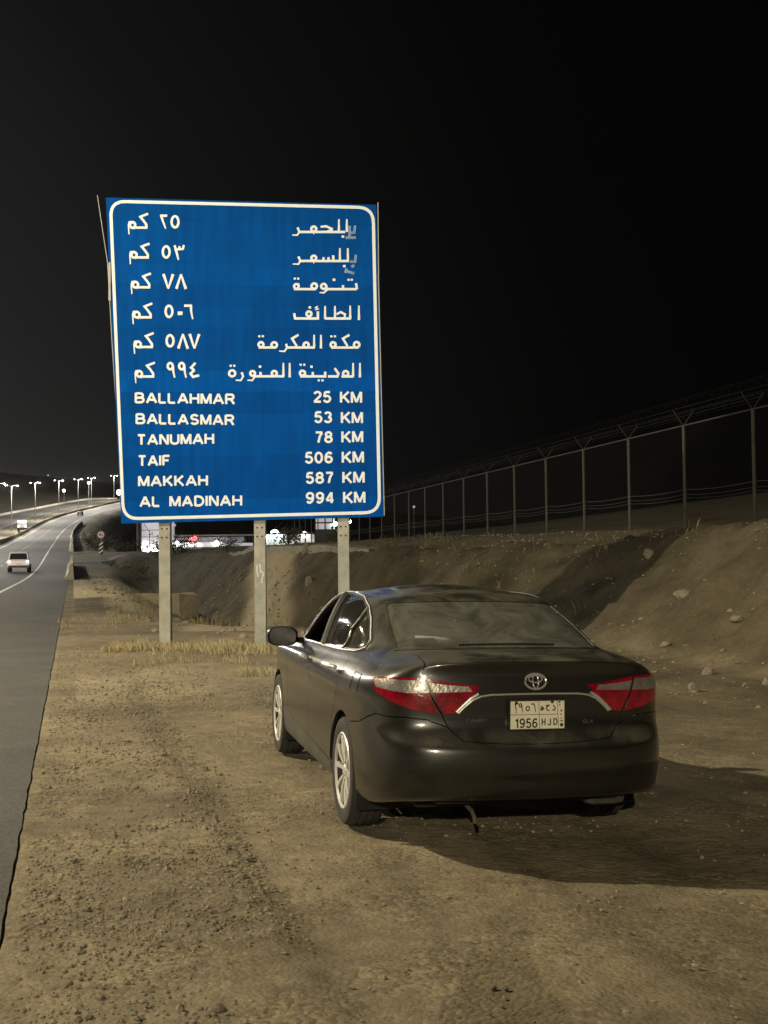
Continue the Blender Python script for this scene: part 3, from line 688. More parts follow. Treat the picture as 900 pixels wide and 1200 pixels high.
def NORM(p, t):
    h = 1e-3; a = SURF(np.clip(p+h, 0, 16.999), t)-SURF(np.clip(p-h, 0, 17), t); c = SURF(p, np.clip(t+h, 0, NLV-1.001))-SURF(p, np.clip(t-h, 0, NLV-1))
    n = np.cross(a, c); ln = np.linalg.norm(n, axis=-1, keepdims=True); n = n/np.maximum(ln, 1e-12)
    P0 = SURF(p, t); sg = np.sign((n*(P0-np.array([0, 1.2, .6]))).sum(-1, keepdims=True)); return n*np.where(sg == 0, 1, sg)
_pp = np.linspace(0, 17, 1701); _base = SURF(_pp, np.full(1701, 3.)); _q = np.concatenate([[0], np.cumsum(np.linalg.norm(np.diff(_base[:, :2], axis=0), axis=1))])
def pX(x): return float(np.interp(x, _base[:600, 0], _pp[:600]))        # column parameter at rear half width x
def pY(y): return float(np.interp(y, _base[300:1400, 1], _pp[300:1400]))  # column parameter at station y on the flank
def tZ(p, z, lo=0., hi=13.):
    t = np.linspace(lo, hi, 400); zz = SURF(np.full(400, p), t)[:, 2]
    if z <= zz[0]: return lo
    i = np.argmax(zz >= z); return hi if zz[i] < z else float(t[max(i-1, 0)]+(t[i]-t[max(i-1, 0)])*(z-zz[i-1])/max(1e-9, zz[i]-zz[i-1])) if i > 0 else lo
def bz(p, z): return (p, tZ(p, z))
def by(y, z): return bz(pY(y), z)
def bx(x, z): return bz(pX(x), z)
_gp, _gt = np.meshgrid(np.linspace(0, 17, 341), np.linspace(LG-.5, NLV-1, 160)); _G = SURF(_gp, _gt)
def gh(axes, a, b_):                       # greenhouse inversion: axes (0,2) or (1,2)
    i, j = axes; mk = (_gp > 4.2) & (_gp < 14) if i == 1 else ((_gp < 5) if True else None)
    d = (_G[..., i]-a)**2+(_G[..., j]-b_)**2+np.where(mk, 0, 99); k_ = np.unravel_index(np.argmin(d), d.shape); p, t = _gp[k_], _gt[k_]
    for _ in range(6):
        f0 = SURF(p, t)[[i, j]]; h = 1e-4; jp = (SURF(p+h, t)[[i, j]]-f0)/h; jt = (SURF(p, t+h)[[i, j]]-f0)/h
        try: s_ = np.linalg.solve(np.stack([jp, jt], 1), np.array([a, b_])-f0)
        except Exception: break
        p += np.clip(s_[0], -.2, .2); t += np.clip(s_[1], -.2, .2)
    return (float(p), float(t))
def densify(poly, step=.025):
    o = []
    for i in range(len(poly)):
        a = np.array(poly[i]); c = np.array(poly[(i+1) % len(poly)]); A3, C3 = SURF(a[0], a[1]), SURF(c[0], c[1])
        n = max(1, int(np.linalg.norm(A3-C3)/step), int(abs(c[0]-a[0])/.34), int(abs(c[1]-a[1])/.34))
        for k_ in range(n): o.append(tuple(a+(c-a)*k_/n))
    return o
def pip(poly, x, y):
    px_, py_ = np.array(poly).T; ins = np.zeros(x.shape, bool); n = len(poly); j = n-1
    for i in range(n):
        c = ((py_[i] > y) != (py_[j] > y)) & (x < (px_[j]-px_[i])*(y-py_[i])/(py_[j]-py_[i]+1e-15)+px_[i]); ins ^= c; j = i
    return ins
def inset_poly(poly, g):
    """move each outline point inwards on the surface by g metres (not along the centre line or free ends)"""
    n = len(poly); P2 = np.array(poly); cen = []
    area = sum(P2[i, 0]*P2[(i+1) % n, 1]-P2[(i+1) % n, 0]*P2[i, 1] for i in range(n))
    sgn = 1 if area > 0 else -1; o = []
    for i in range(n):
        p, t = P2[i]
        if p < 1e-6 or p > 16.999: o.append((p, t)); continue
        h = 1e-3; dp = np.linalg.norm(SURF(p+h, t)-SURF(p-h, t))/(2*h)+1e-6; dt_ = np.linalg.norm(SURF(p, min(t+h, NLV-1))-SURF(p, max(t-h, 0)))/(2*h)+1e-6
        d1 = (P2[i]-P2[i-1])*[dp, dt_]; d2 = (P2[(i+1) % n]-P2[i])*[dp, dt_]
        d1 /= np.linalg.norm(d1)+1e-9; d2 /= np.linalg.norm(d2)+1e-9; d = d1+d2; ln = np.linalg.norm(d)
        if ln < .3: o.append((p, t)); continue
        d /= ln; nrm = np.array([-d[1], d[0]])*sgn; o.append((p+nrm[0]*g/dp, min(NLV-1, max(0, t+nrm[1]*g/dt_))))
    return o
def panel(name, polys, m, parent, off=0., gap=.003, depth=.02, both=True, holes=(), side=1, dp=.22, dtt=.22, rim=True, step=.025, pst=None):
    """a skin patch of the body surface bounded by outline(s) in (p,t); mirrored to x<0 when both"""
    V = []; F = []; NR = []
    outl = inset_poly(densify(polys, step), gap) if gap else densify(polys, step)
    hs = [densify(h_, step) for h_ in holes]
    ar = np.array(outl); g1, g2 = np.meshgrid(np.arange(max(0, ar[:, 0].min()), ar[:, 0].max(), dp), np.arange(ar[:, 1].min(), ar[:, 1].max(), dtt)); g1 = g1.ravel()+1e-4; g2 = g2.ravel()+1e-4
    keep = pip(outl, g1, g2)
    for h_ in hs: keep &= ~pip(h_, g1, g2)
    edge = np.array(outl+[q for h_ in hs for q in h_])
    if len(g1):
        d = np.sqrt(((g1[:, None]-edge[None, :, 0])/dp)**2+((g2[:, None]-edge[None, :, 1])/dtt)**2).min(1); keep &= d > .35
    pts = [Vector(q) for q in outl]; es = [(i, (i+1) % len(outl)) for i in range(len(outl))]
    for h_ in hs:
        o = len(pts); pts += [Vector(q) for q in h_]; es += [(o+i, o+(i+1) % len(h_)) for i in range(len(h_))]
    pts += [Vector((a, c)) for a, c in zip(g1[keep], g2[keep])]
    r = delaunay_2d_cdt(pts, es, [], 0, 1e-7)
    v2 = np.array([tuple(q) for q in r[0]]); tri = [f for f in r[2]]
    cen = np.array([v2[list(f)].mean(0) for f in tri]); kp = pip(outl, cen[:, 0], cen[:, 1])
    for h_ in hs: kp &= ~pip(h_, cen[:, 0], cen[:, 1])
    tri = [f for f, k_ in zip(tri, kp) if k_]
    P3 = SURF(v2[:, 0], v2[:, 1]); N3 = NORM(v2[:, 0], v2[:, 1]); P3 = P3+N3*off
    # orient
    def emit(P3, N3, flip):
        o = len(V); V.extend(P3.tolist()); NR.extend(N3.tolist()); ec = {}
        for f in tri:
            a, b_, c = [P3[i] for i in f]; nn = np.cross(b_-a, c-a)
            f2 = f if np.dot(nn, N3[f[0]]) > 0 else f[::-1]
            F.append([i+o for i in f2])
            for i in range(3):
                e_ = (f2[i], f2[(i+1) % 3])
                if (e_[1], e_[0]) in ec: del ec[(e_[1], e_[0])]
                else: ec[e_] = 1
        if rim and depth:
            mp = {}
            for (a, b_) in ec:
                if abs(v2[a][0]) < 1e-5 and abs(v2[b_][0]) < 1e-5: continue
                if v2[a][0] > 16.99 and v2[b_][0] > 16.99: continue
                o2 = len(V)
                for i in (a, b_): V.append(P3[i].tolist()); 
                for i in (b_, a): V.append((P3[i]-N3[i]*depth).tolist())
                e3 = P3[b_]-P3[a]; rn = np.cross(e3, N3[a]); rn = rn/(np.linalg.norm(rn)+1e-9)
                NR.extend([rn.tolist()]*4); F.append([o2+1, o2, o2+3, o2+2])
    MX = np.array([-1, 1, 1])
    if both or side > 0: emit(P3, N3, False)
    if both or side < 0: emit(P3*MX, N3*MX, True)
    me = bpy.data.meshes.new(name); me.from_pydata(V, [], F)
    for p_ in me.polygons: p_.use_smooth = True
    me.materials.append(m); o = bpy.data.objects.new(name, me); C.objects.link(o); o.parent = parent
    nr = np.array(NR); me.normals_split_custom_set_from_vertices(nr.tolist())
    return o
car = thing('parked_car', 'dusty black four-door sedan parked on the gravel in front of the blue sign', 'car', CARLOC, TH)
car.rotation_euler = (0, R(1.3), TH)
arcp = lambda cy, a0, a1, r=.372, n=14: [(cy+r*math.cos(R(a0+(a1-a0)*i/n)), .33+r*math.sin(R(a0+(a1-a0)*i/n))) for i in range(n+1)]
zlo = .24
# rear wheel arch: angles measured from +y (forward) upward
ra = arcp(0, 0, 180); ang = lambda y, z: math.degrees(math.atan2(z-.33, y))
seam_a = 118.
bl = [(-.36, .24)]
lidsplit = [(.655, .99), (.60, .90), (.535, .795), (.505, .725), (.43, .655), (.2, .640), (0, .637)]
seam = [(-.45, .695), (-.62, .745), (-.74, .775)]
def clampbot(p): return (p, .12)
for sd in (1, -1):
    # quarter panel
    q = [by(y, z) for y, z in arcp(0, seam_a, 22)]
    q += [by(.335, .60), by(.27, .70), by(.18, .82), by(.13, .93)]+[(pY(.115), 13.)]
    q += [(5.6, 13.), (4.5, 13.), (3.45, 13.), (pX(.665), 12.), (pX(.665), 11.), (pX(.66), 10.)]
    q += [bx(x, z) for x, z in lidsplit[:4]]+[bx(.62, .765), bx(.73, .775)]+[by(y, z) for y, z in seam[::-1]]
    panel('quarter_panel', q, m_body, car, both=False, side=sd)
    # rear door
    q = [(pY(.115), 13.), by(.13, .93), by(.18, .82), by(.27, .70), by(.335, .60)]+[by(y, z) for y, z in arcp(0, 22, 2)]+[by(1.19, .375), by(1.21, .62), (pY(1.20), 13.)]
    panel('rear_door', q, m_body, car, both=False, side=sd)
    q = [by(1.19, .375), by(1.21, .62), (pY(1.20), 13.), (pY(2.26), 13.), by(2.27, .88), by(2.20, .58), by(2.17, .44)]
    panel('front_door', q, m_body, car, both=False, side=sd)
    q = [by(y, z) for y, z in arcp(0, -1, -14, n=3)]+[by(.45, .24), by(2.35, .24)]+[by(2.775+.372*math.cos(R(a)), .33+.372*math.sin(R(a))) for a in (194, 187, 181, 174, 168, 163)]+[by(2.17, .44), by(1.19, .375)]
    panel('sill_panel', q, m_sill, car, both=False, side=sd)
    q = [by(2.17, .44)]+[by(2.775+.372*math.cos(R(a)), .33+.372*math.sin(R(a))) for a in [163]+list(range(155, 29, -10))]+[by(3.22, .60), (pY(3.25), 10.), (12.6, 10.8), (11.6, 11.2), (pY(2.28), 13.), by(2.27, .88), by(2.20, .58)]
    panel('front_fender', q, m_body, car, both=False, side=sd)
    # tail lamps laid 4 mm proud
    def lampq(x, z, y=None): return bz(pX(x) if y is None else pY(y), z)
    outer_top = [lampq(.648, .992), lampq(.72, .992), lampq(.80, .990), lampq(0, .986, -.82), lampq(0, .980, -.74), lampq(0, .972, -.685)]
    outer_mid = [lampq(0, .945, -.68), lampq(0, .915, -.74), lampq(.80, .905), lampq(.72, .902), lampq(.60, .905)]
    lo = [lampq(0, .943, -.68), lampq(0, .900, -.735), lampq(.815, .868), lampq(.76, .840), lampq(.70, .820), lampq(.62, .805), lampq(.545, .795)]
    lamp = panel('tail_lamp', outer_top+lo+[lampq(.60, .90)], m_red, car, off=.006, gap=.002, depth=.012, both=False, side=sd)
    panel('clear_lens', [lampq(.635, .975), lampq(.72, .976), lampq(.80, .975), lampq(0, .972, -.80), lampq(0, .967, -.72)]+[lampq(0, .952, -.70), lampq(0, .925, -.75), lampq(.80, .915), lampq(.72, .908), lampq(.607, .912)], m_clear, lamp, off=.009, gap=0, depth=.004, both=False, side=sd)
    lamp = panel('tail_lamp', [lampq(.632, .990), lampq(.50, .972), lampq(.40, .957), lampq(.315, .950), lampq(.36, .90), lampq(.44, .80), lampq(.525, .793), lampq(.585, .90)], m_red, car, off=.006, gap=.003, depth=.012, both=False, side=sd)
    panel('clear_lens', [lampq(.615, .965), lampq(.50, .952), lampq(.39, .944), lampq(.37, .918), lampq(.48, .915), lampq(.588, .912)], m_clear, lamp, off=.009, gap=0, depth=.004, both=False, side=sd)
# rear bumper (both halves one piece)
q = [(0, .25), (1.5, .25), (3., .2), (4.2, .15), (pY(-.45), .3)]+[by(-.362, .26)]+[by(y, z) for y, z in arcp(0, 186, seam_a, n=8)]+[by(y, z) for y, z in seam]+[bx(.73, .775), bx(.62, .765)]+[bx(x, z) for x, z in lidsplit[3:]]
bump = panel('rear_bumper', q, m_body, car)
q = [bx(0, .637), bx(.2, .640), bx(.43, .655), bx(.505, .725), bx(.535, .795), bx(.60, .90), (pX(.66), tZ(pX(.66), .99)), (pX(.66), 10.), (pX(.665), 11.), (pX(.665), 12.), (3.45, 12.9), (0, 12.9)]
lid = panel('trunk_lid', q, m_body, car, dp=.15, dtt=.12)
q = [(17, 12.9), (13.2, 12.9), (12.3, 12.4), (11.9, 11.6), (12.7, 10.85), (pY(3.25), 10.05), (14.5, 9.6), (17, 9.6)]
panel('hood', q, m_body, car)
q = [(17, .3), (13.6, .3)]+[by(2.775+.372*math.cos(R(a)), .33+.372*math.sin(R(a))) for a in (-8, 0, 10, 20, 29)]+[by(3.22, .60), (pY(3.25), 9.95), (14.5, 9.5), (17, 9.5)]
panel('front_bumper', q, m_body, car)
# glasshouse
rgl = [(0, 13.22), (1.5, 13.22), (3.02, 13.26), (3.18, 13.5), (3.16, 15.5), (3.1, 16.45), (2.9, 16.62), (0, 16.66)]
ws = [(17, 13.2), (14.2, 13.2), (13.75, 13.4), (13.7, 16.3), (14.0, 16.5), (17, 16.55)]
dloF = [(1.245, 1.032), (2.10, 1.006), (2.24, 1.008), (2.10, 1.10), (1.92, 1.21), (1.70, 1.315), (1.48, 1.368), (1.29, 1.386)]
dloR = [(1.155, 1.038), (.56, 1.052), (.50, 1.18), (.435, 1.322), (.66, 1.372), (.95, 1.389), (1.20, 1.389)]
dloQ = [(.548, 1.054), (.15, 1.075), (.035, 1.102), (.035, 1.14), (.22, 1.245), (.422, 1.318), (.488, 1.18)]
gF, gR, gQ = [[gh((1, 2), y, z) for y, z in d_] for d_ in (dloF, dloR, dloQ)]
for sd in (1, -1):
    panel('roof', [(0, 13.), (17, 13.), (17, NLV-1.), (0, NLV-1.)], m_body, car, gap=0, depth=.025, both=False, side=sd, holes=[rgl+[], ws, gF, gR, gQ], dp=.25, dtt=.2, rim=True) if False else None
eps = .0
panel('roof', [(0, 13.), (17, 13.), (17, NLV-1.), (0, NLV-1.)], m_body, car, gap=0, depth=.03, holes=[[(-.01 if p == 0 else p, t) for p, t in rgl], [(17.01 if p == 17 else p, t) for p, t in ws], gF, gR, gQ], dp=.25, dtt=.2)
panel('rear_glass', rgl, m_rglass, car, off=-.004, gap=.002, depth=0, rim=False)
panel('windscreen', ws, m_glass, car, off=-.004, gap=.002, depth=0, rim=False)
for sd in (1, -1):
    if sd == 1: panel('door_window', gF, m_glass, car, off=-.012, gap=0, depth=0, both=False, side=sd, rim=False)
    panel('door_window', gR, m_glass, car, off=-.010, gap=0, depth=0, both=False, side=sd, rim=False)
    panel('door_window', gQ, m_qglass, car, off=-.010, gap=0, depth=0, both=False, side=sd, rim=False)
    # chrome moulding around the side windows
    def ontube(pts, r, name, m, off=.004, n=6, conv=lambda y, z: gh((1, 2), y, z)):
        pp = [conv(*q) for q in pts]; dn = []
        for a, c in zip(pp, pp[1:]):
            for k_ in range(14): dn.append((a[0]+(c[0]-a[0])*k_/14, a[1]+(c[1]-a[1])*k_/14))
        dn.append(pp[-1]); a = np.array(dn); P3 = SURF(a[:, 0], a[:, 1])+NORM(a[:, 0], a[:, 1])*off; P3[:, 0] *= sd
        return MB().tube([tuple(q) for q in P3], r, n).build(name, m, car, True)
    ontube([(2.28, .998), (1.2, 1.022), (.56, 1.038), (.15, 1.058), (.01, 1.088), (.005, 1.145), (.20, 1.258), (.385, 1.328), (.65, 1.386), (.95, 1.403), (1.3, 1.400), (1.50, 1.382), (1.72, 1.330), (1.94, 1.226), (2.13, 1.112), (2.28, 1.006)], .0060, 'window_moulding', m_mould)
    ontube([(.54, 1.045), (.48, 1.18), (.41, 1.326)], .008, 'window_divider', m_mould)
    ontube([(1.20, 1.03), (1.22, 1.2), (1.245, 1.39)], .026, 'door_pillar', m_blk, 0)
    if sd == -1: ontube([(-.40, .86), (-.40, .965), (-.23, .965), (-.23, .86), (-.40, .86)], .0022, 'fuel_door', m_blk, .001, 4, conv=by)
    # handles
    for hy, hz in ((1.42, .915), (.36, .935)):
        ontube([(hy, hz-.004), (hy-.04, hz), (hy-.16, hz+.004), (hy-.20, hz+.002)], .015, 'door_handle', m_trim, .036, 8, conv=by)
    # door mirror
    mir = MB(); cx_, cy_, cz_ = sd*.985, 2.03, 1.035; rings = []
    for ax, r1_, r2_ in ((-.11, .055, .045), (-.09, .085, .068), (-.03, .105, .082), (.04, .10, .080), (.09, .07, .062), (.115, .02, .02)):
        pass
    vs = []; n_ = 16; prof = [(-.06, .92), (-.05, 1.0), (0, 1.0), (.05, .88), (.085, .6), (.10, .2)]
    for dy_, k_ in prof:
        for j in range(n_):
            a_ = 2*math.pi*j/n_; ca_, sa_ = math.cos(a_), math.sin(a_)
            vs.append((cx_+.125*k_*math.copysign(abs(ca_)**.7, ca_)+sd*.0, cy_+dy_-.02*ca_*sd, cz_+.078*k_*math.copysign(abs(sa_)**.75, sa_)))
    fs = [(i*n_+j, i*n_+(j+1) % n_, (i+1)*n_+(j+1) % n_, (i+1)*n_+j) for i in range(len(prof)-1) for j in range(n_)]+[tuple(range((len(prof)-1)*n_, len(prof)*n_))]
    mo = MB().add(vs, fs).build('door_mirror', m_body, car, True)
    MB().add([(cx_+.115*.92*math.copysign(abs(math.cos(2*math.pi*j/n_))**.7, math.cos(2*math.pi*j/n_)), cy_-.052, cz_+.07*math.copysign(abs(math.sin(2*math.pi*j/n_))**.75, math.sin(2*math.pi*j/n_))) for j in range(n_)], [tuple(range(n_))]).build('mirror_glass', mat('mirror', (.03, .03, .03), .15), mo)
    MB().tube([(sd*.80, 2.12, .995), (sd*.87, 2.09, 1.0), (sd*.93, 2.05, 1.01)], .022, 8).build('mirror_arm', m_blk, mo, True)
ontail = None
# chrome bar across the lid with hockey-stick ends
def rear_tube(pts, r, name, m, off, parent=car, n=8, flat=1.):
    pp = []
    for a, c in zip(pts, pts[1:]):
        for k_ in range(5): pp.append((a[0]+(c[0]-a[0])*k_/5, a[1]+(c[1]-a[1])*k_/5))
    pp.append(pts[-1]); o = []
    for x, z in pp:
        p, t = bx(abs(x), z); q = SURF(p, t)+NORM(np.array(p), np.array(t))*off; q[0] *= (1 if x >= 0 else -1); o.append(tuple(q))
    return MB().tube(o, r, n).build(name, m, parent, True)
bar = [(-.445, .800), (-.41, .835), (-.365, .872), (-.32, .892), (-.26, .900), (-.13, .902), (0, .903), (.13, .902), (.26, .900), (.32, .892), (.365, .872), (.41, .835), (.445, .800)]
rear_tube(bar, .0058, 'chrome_bar', m_trim, .006)
for sx in (-1, 1): rear_tube([(sx*.455, .806), (sx*.42, .842), (sx*.375, .882), (sx*.335, .905)], .0095, 'chrome_corner', m_trim, .008)
def rearpt(x, z, off=.01):
    p, t = bx(abs(x), z); q = SURF(p, t)+NORM(np.array(p), np.array(t))*off; q[0] *= (1 if x >= 0 else -1); return q
# emblem: three interlocked ovals
em = None
ey = float(rearpt(0, .972, .012)[1]); tilt = .25
def emb(cx, cz, rx, rz, r):
    return [(cx+rx*math.cos(2*math.pi*k_/28), ey+(cz+rz*math.sin(2*math.pi*k_/28)-.972)*tilt, cz+rz*math.sin(2*math.pi*k_/28)) for k_ in range(29)]
for a in ((0, .972, .062, .042, .0065), (0, .985, .040, .019, .0045), (0, .972, .017, .038, .0045)):
    o = MB().tube(emb(*a), a[4], 6).build('emblem_oval' if em else 'emblem', m_trim, em or car, True); em = em or o
# badges
def rear_text(txt, x0, x1, zb, cap, name, m, w, off=.005, parent=car):
    y_ = float(rearpt((x0+x1)/2, zb+cap/2, off)[1]); b = MB()
    strokes(b, latin(txt, x0, x1, -zb, cap, .25), lambda x, y: (x, -y), w, y_); return b.build(name, m, parent)
m_badge = mat('dull_badge', (.10, .095, .085), .4, .4)
rear_text('CAMRY', -.40, -.285, .752, .017, 'badge', m_badge, .0035)
rear_text('GLX', .285, .345, .735, .019, 'badge', m_badge, .0035)
# licence plate
m_plate = mat('plate_white', (.62, .58, .46), .5, 0, .06, 10); m_ink = mat('plate_ink', (.012, .012, .012), .6)
py_ = float(rearpt(0, .72, .03)[1]); px0, px1, pz0, pz1 = -.163, .157, .712, .870; px_off = -.004
plate = MB().box((px0, py_, pz0), (px1, py_+.004, pz1)).build('licence_plate', m_plate, car, False, .0015)
MB().box((px0-.006, py_+.004, pz0-.006), (px1+.006, py_+.03, pz1+.006)).build('plate_frame', m_blk, plate)
def PT(x, y): return (px0+(x-168)/(735-168)*(px1-px0), pz1-(y-445)/(730-445)*(pz1-pz0))
b = MB()
fr = [[(168, 447), (735, 447), (735, 728), (168, 728), (168, 447)], [(168, 583), (662, 583)], [(462, 447), (475, 728)], [(655, 447), (672, 728)]]
strokes(b, fr, PT, .0028, py_-.0015)
strokes(b, latin('1956', 226, 448, 714, 92, .22), PT, .0085, py_-.0016)
strokes(b, latin('H', 500, 530, 692, 66, .3)+latin('J', 562, 588, 692, 66, .3)+latin('D', 622, 656, 690, 66, .3), PT, .0065, py_-.0016)
ad = [[(222, 472), (252, 472)], {'p': [(216, 468), (226, 520), (230, 570)], 'tap': (1.1, .6)}, arc(272, 488, 13, 16, 0, 360), {'p': [(285, 486), (290, 530), (298, 560)], 'tap': (1.1, .6)}, arc(348, 522, 18, 22, 0, 360), [(382, 478), (418, 478)], {'p': [(414, 474), (424, 520), (430, 560)], 'tap': (1.1, .6)},
      arc(494, 532, 9, 10, 0, 360), [(486, 512), (500, 506), (516, 528), (484, 545)], [(536, 500), (576, 488)], [(574, 490), (546, 512), (545, 536), (574, 548)], [(614, 492), (634, 520), (632, 540), (606, 542)],
      [(672, 462), (690, 462)], [(681, 452), (681, 472)], [(675, 490), (690, 496)], [(690, 545), (702, 545), (702, 560)], [(690, 585), (704, 590)], [(696, 620), (706, 628)], [(690, 650), (716, 650)]]
strokes(b, ad, PT, .0060, py_-.0017)
b.build('plate_print', m_ink, plate)
for x, y, r in ((230, 465, .0095), (603, 458, .0095), (703, 690, .010)):
    q = PT(x, y); MB().add([(q[0]+r*math.cos(2*math.pi*i/14), py_-.0035, q[1]+r*math.sin(2*math.pi*i/14)) for i in range(14)], [tuple(range(14))]).build('plate_bolt', m_ink, plate)
# lower bumper lip, crease and reflectors
# underbody, wheel wells, exhaust
MB().box((-.62, -.72, .235), (.62, 3.5, .33)).build('underbody', m_under, car, False, .02)
MB().box((-.55, -.90, .285), (.55, -.74, .42)).build('rear_beam', m_under, car, False, .02)
for cy in (0, 2.775):
    for sd in (1, -1):
        b = MB(); vs = []; n_ = 18
        for i in range(n_+1):
            a_ = R(-25+230*i/n_); vs += [(sd*.885, cy+.40*math.cos(a_), .33+.40*math.sin(a_)), (sd*.60, cy+.40*math.cos(a_), .33+.40*math.sin(a_))]
        b.add(vs, [(2*i, 2*i+1, 2*i+3, 2*i+2) for i in range(n_)]); b.add([v for v in vs if abs(v[0]) < .7], [tuple(range(n_+1))]); b.build('wheel_well', m_under, car)
MB().tube([(-.33, -.78, .25), (-.34, -.90, .25), (-.345, -.97, .225), (-.35, -.99, .200)], .012, 10).build('tailpipe', mat('tailpipe_steel', (.32, .30, .26), .4, .7), car, True)
MB().box((.36, -.86, .235), (.62, -.60, .36)).build('muffler', mat('muffler_steel', (.07, .065, .055), .6, .3, .3, 12), car, False, .05)
MB().box((-.70, -.42, .235), (-.50, -.40, .25)).build('suspension_link', m_trim, car)
# interior
MB().box((-.60, -.10, .50), (.60, .02, 1.03), .0).box((-.62, .0, .45), (.62, .55, .60)).build('rear_seat', m_seat, car, False, .04)
for x in (-.40, 0, .40): MB().box((x-.12, -.07, 1.03), (x+.12, .03, 1.15), .02).build('headrest', m_seat, car, False, .02)
MB().box((-.62, -.50, 1.03), (.62, -.08, 1.05)).build('parcel_shelf', mat('shelf_cloth', (.10, .095, .075), .95, 0, .2, 9), car)
for x in (-.37, .37):
    MB().box((x-.24, 1.12, .50), (x+.24, 1.28, 1.10), .02).box((x-.25, 1.2, .45), (x+.25, 1.75, .60)).build('front_seat', m_seat, car, False, .04)
    MB().box((x-.13, 1.08, 1.12), (x+.13, 1.20, 1.30), .02).build('headrest', m_seat, car, False, .03)
MB().box((-.70, 2.25, .55), (.70, 2.65, .93)).build('dashboard', m_seat, car, False, .05)
MB().tube([(-.37+.18*math.cos(2*math.pi*i/24), 2.08+.06*math.sin(2*math.pi*i/24), .92+.17*math.sin(2*math.pi*i/24)) for i in range(25)], .014, 6).build('steering_wheel', m_blk, car, True)
MB().box((-.70, -.05, .30), (.70, 2.6, .36)).build('cabin_floor', m_under, car)
MB().tube([(-.3, -.50, 1.142), (-.1, -.505, 1.146), (.1, -.505, 1.146), (.3, -.50, 1.142)], .006, 6).build('wiper_seal', m_blk, car, True)
# wheels
m_barrel = mat('dark_barrel', (.03, .028, .025), .8)  # barrel behind the spokes, darker than the rim
def wheel(cy, sd):
    w = MB().lathe([(-.098, .235), (-.108, .25), (-.112, .285), (-.104, .315), (-.088, .328), (-.062, .3315), (-.060, .322), (-.050, .322), (-.048, .332), (-.016, .333), (-.014, .322), (-.004, .322), (-.002, .333), (.030, .333), (.032, .322), (.042, .322), (.044, .332), (.064, .331), (.088, .327), (.104, .315), (.112, .28), (.100, .235)], 64).build('wheel', m_tyre, car, True)
    w.location = (sd*.795, cy, .333); 
    if sd < 0: w.rotation_euler = (0, 0, math.pi)
    rim = MB().lathe([(.10, .236), (.106, .230), (.104, .221), (.092, .214)], 64).build('rim', m_rim, w, True)
    MB().lathe([(.090, .213), (.02, .205), (-.09, .215), (-.10, .236)], 48).build('rim_barrel', m_barrel, w, True)
    MB().lathe([(.0, .0), (.0, .20)], 32).build('brake_disc', mat('brake_disc', (.04, .038, .035), .6, .5), w)
    b = MB()
    for k_ in range(5):
        for da in (-.31, .31):
            a0 = 2*math.pi*k_/5+.3; c0 = a0+da*.8; c1 = a0+da
            def pt(r, a_, x): return (x, r*math.cos(a_), r*math.sin(a_))
            hw0, hw1 = .22, .082
            vs = [pt(.045, c0-hw0, .085), pt(.045, c0+hw0, .085), pt(.13, (c0+c1)/2+.095, .098), pt(.222, c1+hw1, .099), pt(.222, c1-hw1, .099), pt(.13, (c0+c1)/2-.095, .098)]
            vs += [(x-.022, y, z) for x, y, z in vs]
            b.add(vs, [(0, 1, 2, 5), (5, 2, 3, 4), (0, 6, 7, 1), (1, 7, 8, 2), (2, 8, 9, 3), (3, 9, 10, 4), (4, 10, 11, 5), (5, 11, 6, 0)])
    b.build('spokes', m_rim, w, False, .003)
    MB().lathe([(.094, .0), (.094, .030), (.088, .038), (.07, .04)], 24).build('hub_cap', m_rim, w, True)
    b = MB()
    for k_ in range(5):
        a_ = 2*math.pi*k_/5; c_ = (.055*math.cos(a_), .055*math.sin(a_)); b.add([(.0885, c_[0]+.008*math.cos(j), c_[1]+.008*math.sin(j)) for j in range(6)], [tuple(range(6))])
    b.build('lug_nuts', m_blk, w)
for cy in (0, 2.775):
    for sd in (-1, 1): wheel(cy, sd)
# headlights, switched on: they light the grass, the posts and the sign
for sx in (-1, 1):
    p1, p2 = pY(3.22), pY(3.30)
    h_ = panel('headlight', [(12.9, 6.2), (12.9, 7.8), (14.6, 8.2), (15.2, 7.6), (15.2, 6.6), (14, 6.)], mat('headlight_lens', (.8, .8, .78), .1, .2, emit=(1, .95, .85), es=4), car, off=.006, gap=0, both=False, side=sx)
    ld = bpy.data.lights.new('headlight_beam', 'SPOT'); ld.energy = HEAD; ld.color = (.86, .94, 1); ld.spot_size = R(66); ld.spot_blend = 1.0; ld.shadow_soft_size = .05
    lo_ = bpy.data.objects.new('headlight_beam', ld); C.objects.link(lo_); lo_.parent = car; lo_.location = (sx*.62, 3.80, .68)
    lo_.rotation_euler = (R(90+10), 0, R(-13))

